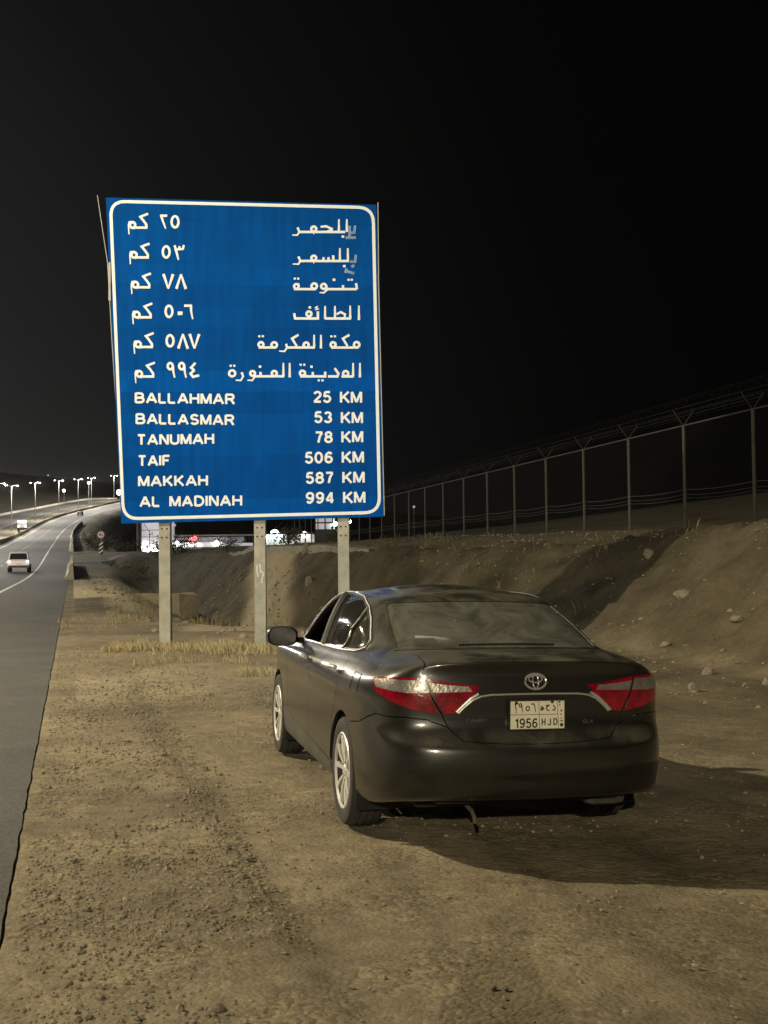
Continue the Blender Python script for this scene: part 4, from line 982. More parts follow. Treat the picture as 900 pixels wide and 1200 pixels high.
# ================================================================== chain-link fence on the bank
fence = thing('chain_link_fence', 'tall chain-link security fence with barbed wire along the top of the bank', 'fence', (7.3*1.18, 23.5*1.18, 0))
FO = fence.location.copy()
m_fpost = mat('fence_post_steel', (.060, .057, .045), .8, .1, .2, 4)
m_wire = mat('fence_wire', (.02, .019, .014), .85, 0)
fp = []
for i in range(-2, 24):
    k_ = 1.18*4200*(.00559+.00071*i); X = 1.18*4200*(.001736-.000147*i); u_, v_ = UV(X, k_)
    fp.append((X, k_, G(X, k_)))
FH = 2.75
ztop = lambda i: 4.95-.004*i
def seg(mb, a, c, r): mb.tube([a, c], r, 4, cap=False)
rail = MB(); mid_w = MB(); mesh_ = MB(); barb = MB()
for i, (X, Y, z) in enumerate(fp):
    zt = ztop(i); o = Vector((X, Y, 0))-FO
    pm_ = MB().tube([(o.x, o.y, z-.2), (o.x, o.y, zt)], .042, 8)
    po = pm_.build('fence_post', m_fpost, fence, True)
    d = Vector((math.cos(A), math.sin(A), 0))
    MB().tube([(o.x, o.y, zt-.03), tuple(o+d*.30+Vector((0, 0, zt+.38)))], .016, 6).tube([(o.x, o.y, zt-.03), tuple(o-d*.30+Vector((0, 0, zt+.38)))], .014, 6).build('barb_arm', m_wire, po)
    if i+1 < len(fp):
        X2, Y2, z2 = fp[i+1]; o2 = Vector((X2, Y2, 0))-FO; zt2 = ztop(i+1)
        MB().tube([(o.x, o.y, zt-.02), (o2.x, o2.y, zt2-.02)], .021, 6).build('top_rail', m_fpost, fence, True)
        for dz, r_ in ((-1.70, .010), (-1.83, .007), (-1.92, .007)):
            pts = [tuple(o.lerp(o2, t)+Vector((0, 0, (zt+(zt2-zt)*t)+dz-.05*math.sin(math.pi*t)))) for t in (0, .25, .5, .75, 1)]
            mid_w.tube(pts, r_, 4, cap=False)
        for s_ in (-1, 1):
            for q in (.5, .75, 1.):
                barb.tube([tuple(o+d*.30*s_*q+Vector((0, 0, zt+.38*q))), tuple(o2+d*.30*s_*q+Vector((0, 0, zt2+.38*q)))], .003, 3, cap=False)
        co = []
        for j in range(97):
            t = j/96; a_ = 2*math.pi*t*8; c = o.lerp(o2, t); co.append(tuple(c+d*.27*math.cos(a_)+Vector((0, 0, zt+.42+.27*math.sin(a_)))))
        barb.tube(co, .0015, 3, cap=False)
        if i < 14:
            nn = 26; Lh = zt-z-.1
            for j in range(-nn, nn):
                for s_ in (1, -1):
                    t0, t1 = j/nn, j/nn+Lh/(3.5); z0_, z1_ = zt-.02, z+.1
                    ta, tb = max(0, t0), min(1, t1)
                    if tb <= ta: continue
                    za = z0_+(z1_-z0_)*(ta-t0)/(t1-t0); zb_ = z0_+(z1_-z0_)*(tb-t0)/(t1-t0)
                    pa, pb = (ta, tb) if s_ > 0 else (1-ta, 1-tb)
                    mesh_.tube([tuple(o.lerp(o2, pa)+Vector((0, 0, za))), tuple(o.lerp(o2, pb)+Vector((0, 0, zb_)))], .0016, 3, cap=False)
mid_w.build('tension_wires', m_fpost, fence, kind='stuff'); barb.build('barbed_wire', m_wire, fence, kind='stuff'); mesh_.build('chain_link', m_wire, fence, kind='stuff')

# ================================================================== rocks, gravel, grass, shrubs
m_rock = mat('pale_rock', (.22, .195, .145), .95, 0, .25, 7, .01, 25)
m_stone = mat('gravel_stone', (.21, .18, .13), .95, 0, .40, 6)
def rock_mesh(name, seed, m, sub=2):
    bm = bmesh.new(); bmesh.ops.create_icosphere(bm, subdivisions=sub, radius=.5)
    for v in bm.verts:
        n_ = noise.noise(v.co*1.7+Vector((seed, 0, 0)))*.45+noise.noise(v.co*4+Vector((0, seed, 0)))*.16
        v.co *= 1+n_
        v.co.z *= .68
    me = bpy.data.meshes.new(name); bm.to_mesh(me); bm.free(); me.materials.append(m); return me
rk = [rock_mesh('rock', s_*3.7, m_rock) for s_ in range(4)]
rocks = [  # X, Y, size, label
 (5.55, 22.2, .42, 'largest pale rock below the crest of the bank, beside the shadow band'), (5.75, 19.6, .27, 'pale rock halfway up the lit part of the bank'),
 (4.75, 20.4, .22, 'small pale rock at the foot of the shadow band'), (4.6, 17.2, .22, 'small rock on the lit ground right of the car'),
 (5.6, 25.2, .36, 'flat pale rock on the crest right of the shadow band'), (2.0, 22.5, .3, 'pale rock on the bank just above the rear window'), (3.9, 15.2, .20, 'lone stone on the bare ground right of the tail lamp'),
 (5.0, 15.8, .18, 'lone stone near the right edge halfway down the bare ground'), (-2.9, 46, .55, 'broken pale boulder in the ditch between the left and middle sign posts'), (-2.2, 50, .4, 'rounded pale boulder in the ditch left of the middle sign post'),
 (-3.4, 52, .7, 'dark tumbled boulder at the bottom of the ditch'), (-1.2, 38, .25, 'small pale stone on the slope behind the car mirror'), (4.9, 14.3, .16, 'small stone above the car shadow at the right edge'),
 (1.45, 26, .24, 'small pale stone on the dark bank above the car roof'), (-.35, 33, .26, 'pale stone on the slope between the middle and right sign posts')]
for i, (x, y, s_, lab) in enumerate(rocks):
    o = bpy.data.objects.new('rock', rk[i % 4]); C.objects.link(o); o.location = (x, y, G(x, y)+s_*.12); o.scale = (s_, s_*.8, s_*.75); o.rotation_euler = (0, .2*i, i*1.3); tag(o, lab, 'rock', 'pale rocks on the bank and in the ditch')
ru, rv = UV(0, 0)
ico = bmesh.new(); bmesh.ops.create_icosphere(ico, subdivisions=1, radius=1); iv = [v.co.copy() for v in ico.verts]; ifc = [tuple(v.index for v in f.verts) for f in ico.faces]; ico.free()
def scatter(name, n, region, size, m, mask=None, flat=.6):
    b = MB(); c = 0
    rr = random.Random(hash(name) % 1000 if False else len(name))
    while c < n:
        u_, v_ = region(rr)
        if mask and not mask(u_, v_, rr): continue
        p = P(u_, v_, H(u_, v_)); s_ = size(rr); a_ = rr.random()*6.28; ca_, sa_ = math.cos(a_), math.sin(a_)
        sx_, sy_, sz_ = s_*(.7+.6*rr.random()), s_*(.6+.5*rr.random()), s_*(flat*.7+.5*rr.random()*flat)
        j = [1+.45*(rr.random()-.5) for _ in iv]
        b.add([(p.x+(q.x*sx_*ca_-q.y*sy_*sa_)*k_, p.y+(q.x*sx_*sa_+q.y*sy_*ca_)*k_, p.z+q.z*sz_*k_+sz_*.35) for q, k_ in zip(iv, j)], ifc); c += 1
    return b.build(name, m, kind='stuff')
def reg_near(rr):
    t = rr.random()**.75; u_ = 3.9+(24-3.9)*t*t**.3; return u_, -.25+rr.random()*(2.0+.45*u_)
clump = lambda u_, v_, rr: (rr.random() < .12 if .7 < v_ and u_ <= 5.2 else True) and (rr.random() < .12 if v_ > 1.0 and 5 < u_ < 13 else True) and fb(u_, v_, .7, 4, 2.)+.5*fb(u_, v_, .25, 2, 6.)-.13*max(0, v_-1.0) > rr.random()*.75-.40
scatter('gravel', 25000, reg_near, lambda rr: .0045+.010*rr.random()**3, m_stone, clump)
scatter('loose_stones', 1000, reg_near, lambda rr: .012+.018*rr.random()**3.5, m_stone, clump)
scatter('bank_rubble', 4200, lambda rr: (12+40*rr.random(), 7+8*rr.random()), lambda rr: .012+.05*rr.random()**6, m_stone, lambda u_, v_, rr: rr.random() < .7)
scatter('ditch_rubble', 1200, lambda rr: (24+60*rr.random(), 1+8*rr.random()), lambda rr: .03+.10*rr.random()**4, m_stone)
m_grass = mat('dry_grass', (.21, .17, .09), .9, 0, 0, 1.6, col2=(.44, .37, .21)); m_grassd = mat('dull_grass', (.16, .135, .065), .9, 0, .35, 2)
def grass(name, spots, m, h=.16, per=40, rad=.25):
    b = MB(); rr = random.Random(len(name)+3)
    for (x, y, k_) in spots:
        for j in range(int(per*k_)):
            a_ = rr.random()*6.28; r_ = rad*rr.random()**.6; px, py = x+r_*math.cos(a_), y+r_*math.sin(a_); z = G(px, py); hh = h*(.4+.9*rr.random())*k_**.3
            d = rr.random()*6.28; le = .5*rr.random(); w_ = .004+.004*rr.random(); dx, dy = math.cos(d), math.sin(d); e_ = rr.random()*6.28
            b.add([(px-w_*math.cos(e_), py-w_*math.sin(e_), z-.01), (px+w_*math.cos(e_), py+w_*math.sin(e_), z-.01), (px+dx*le*hh*.4+w_*.5, py+dy*le*hh*.4, z+hh*.6), (px+dx*le*hh, py+dy*le*hh, z+hh)], [(0, 1, 2), (0, 2, 3)])
    return b.build(name, m, kind='stuff')
rr = random.Random(5)
sp = []
for _ in range(150):
    x = -3.9+3.7*rr.random(); q_ = sm(fb(x, 3, 1.3, 3, 2.), -.35, .25); y_ = 20.9-.14*x+rr.gauss(.2, .45)-.5
    if q_ > rr.random()*.8: sp.append((x, y_, .25+.9*q_*rr.random()))
for _ in range(90):
    x = -3.9+3.6*rr.random(); q_ = sm(fb(x, 9, 1.1, 3, 4.), -.1, .3)
    if q_ > rr.random(): sp.append((x, 18.7+rr.gauss(.2, .3)+.1*x, .12+.4*rr.random()))
for _ in range(40): sp.append((-4.9+.9*rr.random(), 21.0+1.2*rr.random(), .5+.5*rr.random()))
for _ in range(34): sp.append((-8.4+3.0*rr.random(), 27+8*rr.random(), .2+.35*rr.random()))
for _ in range(20): sp.append((-2.1+.5*rr.random(), 16.8+.3*rr.random(), .3+.3*rr.random()))
grass('dry_grass', sp, m_grass, .14, 44, .20)
sp = []
for _ in range(300):
    u_ = 26+75*rr.random(); v_ = .8+10*rr.random()
    if fb(u_, v_, .25, 3, 2.) > -.05: q = P(u_, v_); sp.append((q.x, q.y, .6+.9*rr.random()))
for _ in range(45):
    u_ = 22+34*rr.random(); v_ = 9.5+4.2*rr.random(); q = P(u_, v_); sp.append((q.x, q.y, .4+.6*rr.random()))
grass('dull_grass', sp, m_grassd, .26, 16, .35)
# shrubs: leafy clumps, each its own thing
m_leaf = mat('shrub_leaf', (.050, .055, .026), .8, 0, .4, 3); m_twig = mat('shrub_twig', (.08, .06, .035), .9)
def shrub(x, y, s_, lab, seed):
    t = thing('shrub', lab, 'shrub', (x, y, G(x, y)), seed, 'low dark shrubs beyond the ditch'); r_ = random.Random(seed); b = MB(); tw = MB()
    for _ in range(9):
        a_ = r_.random()*6.28; l_ = s_*(.5+.5*r_.random()); tip = (l_*.7*math.cos(a_), l_*.7*math.sin(a_), l_*(.5+.4*r_.random())); tw.tube([(0, 0, -.05), (tip[0]*.4, tip[1]*.4, tip[2]*.6), tip], .02*s_, 4, .005*s_)
        for _ in range(60):
            q = [tip[i]*(.55+.5*r_.random())+r_.gauss(0, .16*s_) for i in range(3)]; q[2] = max(.02, q[2]); w_ = s_*(.03+.04*r_.random()); d1 = Vector((r_.gauss(0, 1), r_.gauss(0, 1), r_.gauss(0, 1))).normalized()*w_; d2 = d1.orthogonal().normalized()*w_*.6; qv = Vector(q)
            b.add([qv-d1, qv+d2, qv+d1, qv-d2], [(0, 1, 2, 3)])
    b.build('foliage', m_leaf, t); tw.build('stem', m_twig, t)
sl = [('dark shrub lowest on the slope left of the left sign post', 5.2, 108, 2.0), ('dark shrub behind the barrier end, left of the white round sign', 3.6, 122, .8), ('broad dark shrub on the mound just left of the left sign post', 8.5, 116, 2.2), ('second dark shrub on the mound below the lit building', 10.5, 118, 2.0),
      ('low shrub on the mound above the round sign', 3.2, 182, 1.9), ('highest shrub beside the curved parapet', 2.8, 215, 2.6), ('shrub at the right foot of the curved parapet mound', 7.5, 190, 2.4), ('middle shrub on the mound right of the curved parapet', 5.2, 200, 2.4), ('shrub right of the mound beneath the sign edge', 10.5, 196, 2.2),
      ('bushy dark shrub below the lit hall on the crest', 10.4, 84, 1.5), ('dark shrub in front of the lit wall, right of the middle post', 15.5, 88, 1.8), ('tufty shrub on the crest beside the right sign post', 12.9, 60, .9)]
for i, (lab, v_, u_, s_) in enumerate(sl):
    q = P(u_, v_); shrub(q.x, q.y, s_, lab, i*7+1)
# pale concrete ledge along the crest
b = MB(); vs = []
lu = [42+1.5*i for i in range(0, 24)]
for i, u_ in enumerate(lu):
    k_ = sm(u_, 42, 49)*(1-sm(u_, 62, 76)); f = 9.6-3.0*sm(u_, 24, 48)+.35*fb(u_, 0, .13, 3, 5.)+3.3
    zc = H(u_, f)
    for dv, dz in ((-.15, -.2), (-.15, .02+.22*k_), (.9, .02+.26*k_), (1.0, -.2)): vs.append(P(u_, f+dv, zc+dz))
b.add(vs, [(i*4+c, i*4+c+1, (i+1)*4+c+1, (i+1)*4+c) for i in range(len(lu)-1) for c in range(3)])
tag(b.build('concrete_ledge', m_conc_d), 'low pale concrete ledge along the crest behind the right sign post', 'ledge')
# broken slabs in the ditch
m_soilw = mat('earthy_concrete', (.22, .19, .13), .95, 0, .35, 1.2, .05, 6)
def slab(pts, z0, z1, lab):
    n_ = len(pts); vs = [(x, y, z0) for x, y in pts]+[(x, y-.3, z1+.12*math.sin(3*x)) for x, y in pts]
    o = MB().add(vs, [tuple(range(n_))[::-1], tuple(range(n_, 2*n_))]+[(i, (i+1) % n_, n_+(i+1) % n_, n_+i) for i in range(n_)]).build('concrete_slab', m_soilw); o['label'] = lab; o['category'] = 'slab'; pass
slab([(-13.6, 62), (-12, 60.3), (-10.2, 59.6), (-9.4, 60.3), (-9.8, 61.5), (-13.0, 64)], -2.0, -.34, 'long pale headwall in the ditch behind the left sign post')

# ================================================================== round sign and chevron marker at the junction
q = P(131, 2.9); rs = thing('round_road_sign', 'small round white road sign on a striped marker post at the junction', 'road sign', (q.x, q.y, H(131, 2.9)), 0)
m_sw = mat('sign_face_white', (.75, .74, .70), .5); m_sr = mat('sign_rim_red', (.45, .05, .04), .5)
MB().tube([(0, 0, -.2), (0, 0, 3.6)], .05, 8).build('pole', m_galv, rs, True)
MB().prism([(.85*.5*math.cos(2*math.pi*i/24), 3.1+.43*math.sin(2*math.pi*i/24)) for i in range(24)], -.10, -.07).build('sign_disc', m_sr, rs)
MB().prism([(.35*math.cos(2*math.pi*i/24), 3.1+.35*math.sin(2*math.pi*i/24)) for i in range(24)], -.115, -.10).build('sign_face', m_sw, rs)
b = MB(); strokes(b, [[(-.18, 3.1), (.18, 3.1)], [(-.18, 3.1), (-.03, 3.24)], [(-.18, 3.1), (-.03, 2.96)], [(.17, 3.1), (.17, 2.93)]], lambda x, y: (x, y), .07, -.118); b.build('arrow', m_ink, rs)
cb = MB().box((-.22, -.10, 1.0), (.22, -.07, 2.3)).build('marker_board', m_ink, rs)
for i in range(3): MB().add([(-.22, -.105, 1.05+.42*i), (.22, -.105, 1.35+.42*i), (.22, -.105, 1.55+.42*i), (-.22, -.105, 1.25+.42*i)], [(0, 1, 2, 3)]).build('stripe', m_sw, cb)

# ================================================================== vehicles far down the road
m_wcar = mat('white_car_paint', (.62, .54, .54), .3, 0, coat=.5); m_dglass = mat('dark_window', (.02, .02, .022), .1)
m_tail = mat('tail_light_on', (.6, .3, .3), .3, emit=(1, .62, .60), es=1.6); m_hlw = mat('headlamp_on', (1, 1, 1), .3, emit=(.93, 1, .97), es=30); m_cy = mat('cyan_light', (.5, 1, 1), .3, emit=(.45, 1., .92), es=12)
def suv(name, loc, rz, lab, cat, body, L_=4.7, W_=1.88, Hh=1.82, tail=True):
    t = thing(name, lab, cat, loc, rz)
    w = W_/2; h_ = L_/2
    def shell(prof, ws_):      # prof (y,z) outline, ws_ half widths
        n_ = len(prof); vs = [(-a, y, z) for (y, z), a in zip(prof, ws_)]+[(a, y, z) for (y, z), a in zip(prof, ws_)]
        return MB().add(vs, [tuple(range(n_))[::-1], tuple(range(n_, 2*n_))]+[(i, (i+1) % n_, n_+(i+1) % n_, n_+i) for i in range(n_)])
    shell([(-h_, .42), (-h_-.06, .60), (-h_-.02, 1.02), (-h_+.1, 1.10), (h_-1.2, 1.10), (h_-.2, .98), (h_, .82), (h_, .40)], [w*.96, w, w, w*.95, w*.95, w*.9, w*.88, w*.9]).build('body', body, t, False, .05)
    shell([(-h_+.08, 1.09), (-h_+.30, Hh-.08), (-h_+.55, Hh), (h_-2.1, Hh), (h_-1.75, Hh-.10), (h_-1.15, 1.09)], [w*.93, w*.80, w*.76, w*.76, w*.80, w*.93]).build('cabin', body, t, False, .04)
    MB().add([(-w*.80, -h_+.07, 1.16), (w*.80, -h_+.07, 1.16), (w*.70, -h_+.255, Hh-.14), (-w*.70, -h_+.255, Hh-.14)], [(0, 1, 2, 3)]).build('rear_window', m_dglass, t)
    for s_ in (-1, 1):
        MB().add([(s_*(w*.935), -h_+.45, 1.15), (s_*(w*.935), h_-1.4, 1.15), (s_*(w*.81), h_-1.95, Hh-.16), (s_*(w*.81), -h_+.6, Hh-.16)], [(0, 1, 2, 3)]).build('side_window', m_dglass, t)
        MB().box((s_*w*.82-.13, -h_-.075, .82), (s_*w*.82+.13, -h_-.03, 1.06)).build('tail_light', m_tail if tail else m_hlw, t)
        for y in (-h_+.85, h_-.9):
            wh = MB().lathe([(-.12, .0), (-.12, .33), (-.09, .36), (.09, .36), (.12, .33), (.12, 0)], 20).build('wheel', m_tyre, t, True); wh.location = (s_*(w-.12), y, .36)
    MB().box((-w*.9, -h_-.10, .42), (w*.9, -h_-.02, .62)).build('bumper', m_blk, t); MB().box((-.26, -h_-.09, .70), (.26, -h_-.065, .82)).build('licence_plate', m_plate, t)
    return t
q = P(112, -4.65); suv('suv', (q.x, q.y, zr(112)), A, 'white suv with pinkish tail lights driving away on the road at left', 'car', m_wcar)
q = P(440, -7); s2 = suv('car', (q.x, q.y, zr(440)), A-.15+math.pi, 'distant car with bright headlights near the left edge of the blue sign', 'car', mat('grey_car', (.2, .2, .2), .4), 4.5, 1.8, 1.45, False)
q = P(330, -13.6); tk = thing('recovery_truck', 'distant truck with turquoise and white flashing lights on the far road', 'truck', (q.x, q.y, zr(330)), A)
MB().box((-1.2, -3, .5), (1.2, 3, 1.0)).build('chassis', m_blk, tk); MB().box((-1.15, -2.9, 1.0), (1.15, 1.2, 2.9)).build('box_body', m_wcar, tk, False, .05); MB().box((-1.1, 1.3, .7), (1.1, 3.0, 2.5), .08).build('cab', m_wcar, tk, False, .1)
for x in (-1.0, 1.0):
    for y in (-2.1, 2.1):
        wh = MB().lathe([(-.14, 0), (-.14, .45), (.14, .45), (.14, 0)], 16).build('wheel', m_tyre, tk, True); wh.location = (x, y, .48)
for x, z, mm in ((-.9, 2.6, m_cy), (-.3, 2.6, m_cy), (.3, 2.6, m_hlw), (.9, 2.6, m_cy), (-.9, 1.3, m_cy), (.9, 1.3, m_cy)): MB().box((x-.18, -2.97, z-.14), (x+.18, -2.905, z+.14)).build('warning_light', mm, tk)

# ================================================================== lit buildings beyond the side road
m_lit = mat('glowing_wall', (.6, .58, .62), .8, 0, .15, .8, emit=(.80, .76, .80), es=.42)  # walls glow by themselves, standing in for floodlighting
m_lit2 = mat('glowing_white_hall', (.7, .7, .68), .8, 0, .15, .8, emit=(.95, 1, .93), es=.40)  # hall wall glows by itself as well
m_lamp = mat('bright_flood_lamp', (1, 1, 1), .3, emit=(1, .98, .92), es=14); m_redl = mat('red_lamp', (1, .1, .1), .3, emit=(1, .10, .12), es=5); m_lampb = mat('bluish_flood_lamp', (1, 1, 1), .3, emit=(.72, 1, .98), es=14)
m_wd = mat('far_wall_plain', (.12, .115, .11), .85, 0, .3, .5)
def at(px, py, Y):      # place measured from the photograph's bearings at a chosen distance
    d = Fv+R2*((px-450)/1400)+U2*((600-py)/1400); t = Y/d.y; return d.x*t, CAMH+d.z*t
def flat(t, name, px0_, px1_, pyt, pyb, Y, m, dep=.4, dy=0.):
    x0, z1 = at(px0_, pyt, Y); x1, z0 = at(px1_, pyb, Y); l_ = t.location
    return MB().box((min(x0, x1)-l_.x, Y+dy-l_.y, z0-l_.z), (max(x0, x1)-l_.x, Y+dy+dep-l_.y, z1-l_.z)).build(name, m, t)
def spotl(t, name, px, py, Y, r_, m, dy=-.3):
    x, z = at(px, py, Y); l_ = t.location
    o = MB().lathe([(-.1, 0), (-.1, r_), (.05, r_*1.1), (.1, 0)], 12, 'z').build(name, m, t, True); o.rotation_euler = (R(90), 0, 0); o.location = (x-l_.x, Y+dy-l_.y, z-l_.z)
Yb = 210
x_, z_ = at(182, 650, Yb); kiosk = thing('lit_building', 'tall white lit building behind the left sign post', 'building', (x_, Yb, z_))
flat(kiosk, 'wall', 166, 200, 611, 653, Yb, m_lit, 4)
flat(kiosk, 'side_pillar', 161, 163, 611, 653, Yb, m_wd, .5, -.8); flat(kiosk, 'side_pillar', 164, 166, 611, 653, Yb, m_wd, .5, -.5); flat(kiosk, 'canopy', 196, 204.5, 614, 616.5, Yb, m_lit, 2, -.6); flat(kiosk, 'side_pillar', 200.5, 202.5, 614, 640, Yb, m_lit, .4, -.5)
flat(kiosk, 'roof_band', 165.5, 200.5, 609.5, 611.2, Yb, m_wd, 4.4, -.2)
for zz in (621, 629): flat(kiosk, 'panel_joint', 166, 200, zz, zz+.35, Yb, m_wd, .05, -.03)
for px, py, r_ in ((168, 642, .42), (172, 647, .35), (177, 643, .3), (182, 646, .38), (188, 643, .35), (170, 637, .25), (186, 649, .3), (194, 641, .3)): spotl(kiosk, 'flood_lamp', px, py, Yb, r_, m_lamp)
x_, z_ = at(175.5, 648, 200); pl = thing('slim_lamp_post', 'slim dark lamp post with a bent arm in front of the white lit building', 'lamp post', (x_, 200, z_-.5))
MB().tube([(0, 0, 0), (0, 0, 4.2)], .06, 6).tube([(0, 0, 4.0), (-.9, 0, 5.4)], .04, 6).build('pole', m_blk, pl); MB().box((-.15, -.1, 3.5), (.15, .1, 3.75)).build('lamp_box', m_blk, pl)
x_, z_ = at(270, 640, 205); wl = thing('lit_perimeter_wall', 'long low floodlit wall topped with railings between the left and middle sign posts', 'wall', (x_, 205, z_))
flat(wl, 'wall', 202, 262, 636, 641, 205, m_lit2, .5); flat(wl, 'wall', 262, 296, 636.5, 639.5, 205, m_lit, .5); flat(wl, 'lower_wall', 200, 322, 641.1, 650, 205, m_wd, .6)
for px in range(204, 324, 4): flat(wl, 'railing_post', px, px+.35, 627, 636, 205, m_galv, .05)
flat(wl, 'railing_rail', 204, 324, 627, 627.5, 205, m_galv, .06, -.07); flat(wl, 'railing_backing', 206, 286, 630, 636, 207, mat('glowing_blue_wall', (.3, .3, .38), .8, emit=(.45, .45, .55), es=.20), .3)  # backing wall has its floodlighting put in as a faint glow
for px, py, r_, mm in ((208, 637, .4, m_lamp), (222, 638, .3, m_lamp), (254, 636.5, .45, m_lamp), (217, 641, .2, m_lamp), (233, 639, .2, m_lamp), (226, 632, .33, m_redl), (229, 631, .33, m_redl), (223, 632.5, .2, m_redl)): spotl(wl, 'wall_lamp', px, py, 205, r_, mm)
x_, z_ = at(345, 640, 190); hl = thing('lit_hall', 'white floodlit hall with dark arched ribs between the middle and right sign posts', 'building', (x_, 190, z_))
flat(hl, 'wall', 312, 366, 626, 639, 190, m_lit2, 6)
for px in (321, 329, 338, 347, 357): flat(hl, 'rib', px, px+.8, 625, 639, 190, m_blk, .2, -.25)
flat(hl, 'roof', 311, 368, 624.6, 626, 190, m_wd, 6.5, -.4)
spotl(hl, 'flood_lamp', 322, 625.5, 190, .62, m_lampb); spotl(hl, 'flood_lamp', 328, 627.5, 190, .4, m_lampb); spotl(hl, 'flood_lamp', 357, 626.5, 190, .45, m_lamp); spotl(hl, 'flood_lamp', 313, 630, 190, .3, m_lampb); spotl(hl, 'flood_lamp', 385, 625, 190, .45, m_lampb)
x_, z_ = at(380, 640, 186); tw = thing('lit_tower_frame', 'pale lit tower with dark cross beams left of the right sign post', 'building', (x_, 186, z_))
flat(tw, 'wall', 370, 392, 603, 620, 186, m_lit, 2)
for a in ((606, 607.2), (612, 613.2)): flat(tw, 'beam', 369, 393, a[0], a[1], 186, m_blk, .3, -.4)
flat(tw, 'beam', 381, 382.2, 602, 640, 186, m_blk, .3, -.8); flat(tw, 'beam', 369, 370, 602, 640, 186, m_blk, .3, -.8); flat(tw, 'lower_wall', 370, 400, 620.2, 641, 186, m_wd, 2); spotl(tw, 'flood_lamp', 392.5, 614, 186, .35, m_lampb)
x_, z_ = at(407, 612, 120); ld = bpy.data.lights.new('flood_light', 'POINT'); ld.energy = 900; ld.color = (1, .98, .9); ld.shadow_soft_size = .2
fl = thing('floodlight_pole', 'single bright floodlight on a pole beside the right sign post', 'floodlight', (x_, 120, 2.0))
lo_ = bpy.data.objects.new('flood_light', ld); C.objects.link(lo_); lo_.parent = fl; lo_.location = (0, -.6, z_-2.0)
MB().tube([(0, 0, 0), (0, 0, z_-2.0)], .06, 8).build('pole', m_galv, fl, True); spotl(fl, 'flood_lamp', 407.5, 611.5, 120, .30, m_lamp, -.15)
for i, (px, py, Y, lab) in enumerate(((75, 575, 520, 'lone white lamp between the third and fourth street lamps'), (140, 577, 560, 'brightest white lamp low beside the edge of the blue sign'), (104, 566, 520, 'small white lamp right of the fourth street lamp'), (485, 594, 230, 'faint small lamp seen through the fence right of the sign'), (56.5, 557, 900, 'tiny faint lamp alone in the sky above the third street lamp'), (2, 645, 300, 'pale bluish flood lamp at the left edge beside the road'))):
    x_, z_ = at(px, py, Y); zb = min(G(x_, Y), z_-1); t = thing('area_lamp', lab, 'lamp', (x_, Y, zb)); MB().tube([(0, 0, 0), (0, 0, z_-zb)], .05, 6).build('pole', m_galv if i != 4 else m_blk, t); spotl(t, 'lamp_head', px, py, Y, {1: 1.2, 0: .55, 2: .45, 3: .22, 4: .6, 5: .6}[i], m_lamp if i not in (3, 4) else mat('faint_lamp', (1, 1, 1), .3, emit=(.9, .95, 1), es=.35 if i == 3 else .5), -.2)

# ================================================================== the photographer, whose shadow falls on the gravel
def skinned(name, nodes, edges, m, parent, sub=2, root=0):
    me = bpy.data.meshes.new(name); me.from_pydata([n_[0] for n_ in nodes], edges, []); o = bpy.data.objects.new(name, me); C.objects.link(o); o.parent = parent
    sk = o.modifiers.new('skin', 'SKIN')
    if not me.skin_vertices: me.skin_vertices.new() if hasattr(me.skin_vertices, 'new') else None
    bm = bmesh.new(); bm.from_mesh(me); ly = bm.verts.layers.skin.verify(); bm.verts.ensure_lookup_table()
    for i, n_ in enumerate(nodes):
        r_ = n_[1]; bm.verts[i][ly].radius = r_ if isinstance(r_, tuple) else (r_, r_); bm.verts[i][ly].use_root = i == root
    bm.to_mesh(me); bm.free(); sb = o.modifiers.new('sub', 'SUBSURF'); sb.levels = sub; sb.render_levels = sub
    me.materials.append(m); return o
m_skin = mat('skin', (.36, .22, .15), .55); m_thobe = mat('white_robe', (.55, .53, .48), .9); m_hair = mat('dark_hair', (.02, .016, .012), .8)
per = thing('person', 'person in a long pale robe and headscarf standing behind the camera, holding up a phone', 'person', (-.02, -.46, 0), 0)
nd = [((0, 0, .98), (.16, .11)), ((0, 0, 1.20), (.15, .10)), ((0, 0, 1.42), (.17, .10)), ((0, .01, 1.52), .065), ((0, .02, 1.60), .07), ((0, .03, 1.68), (.078, .095)), ((0, .03, 1.77), (.072, .088)),
      ((.19, 0, 1.44), .055), ((.25, .10, 1.22), .044), ((.14, .33, 1.50), .033), ((.085, .42, 1.60), .026), ((-.19, 0, 1.44), .055), ((-.25, .10, 1.22), .044), ((-.14, .33, 1.50), .033), ((-.085, .42, 1.60), .026),
      ((.10, 0, .90), .095), ((.11, .02, .50), .06), ((.11, 0, .09), .04), ((.12, .16, .04), .035), ((-.10, 0, .90), .095), ((-.11, .02, .50), .06), ((-.11, 0, .09), .04), ((-.12, .16, .04), .035)]
ed = [(0, 1), (1, 2), (2, 3), (3, 4), (4, 5), (5, 6), (2, 7), (7, 8), (8, 9), (9, 10), (2, 11), (11, 12), (12, 13), (13, 14), (0, 15), (15, 16), (16, 17), (17, 18), (0, 19), (19, 20), (20, 21), (21, 22)]
for s_, w_ in ((1, 10), (-1, 14)):
    base = Vector((s_*.085, .42, 1.60)); nd.append(((s_*.082, .445, 1.64), .028)); pi_ = len(nd)-1; ed.append((w_, pi_))
    for j, dz in enumerate((-.030, -.008, .014, .034)):
        k0 = len(nd); nd += [((s_*.086, .462, 1.668+dz), .0085), ((s_*.080, .476, 1.675+dz), .008), ((s_*.064, .478, 1.678+dz*(1-.05*j)), .0072)]; ed += [(pi_, k0), (k0, k0+1), (k0+1, k0+2)]
    k0 = len(nd); nd += [((s_*.072, .436, 1.672), .010), ((s_*.060, .442, 1.694), .008)]; ed += [(pi_, k0), (k0, k0+1)]
skinned('body', nd, ed, m_skin, per, 2)
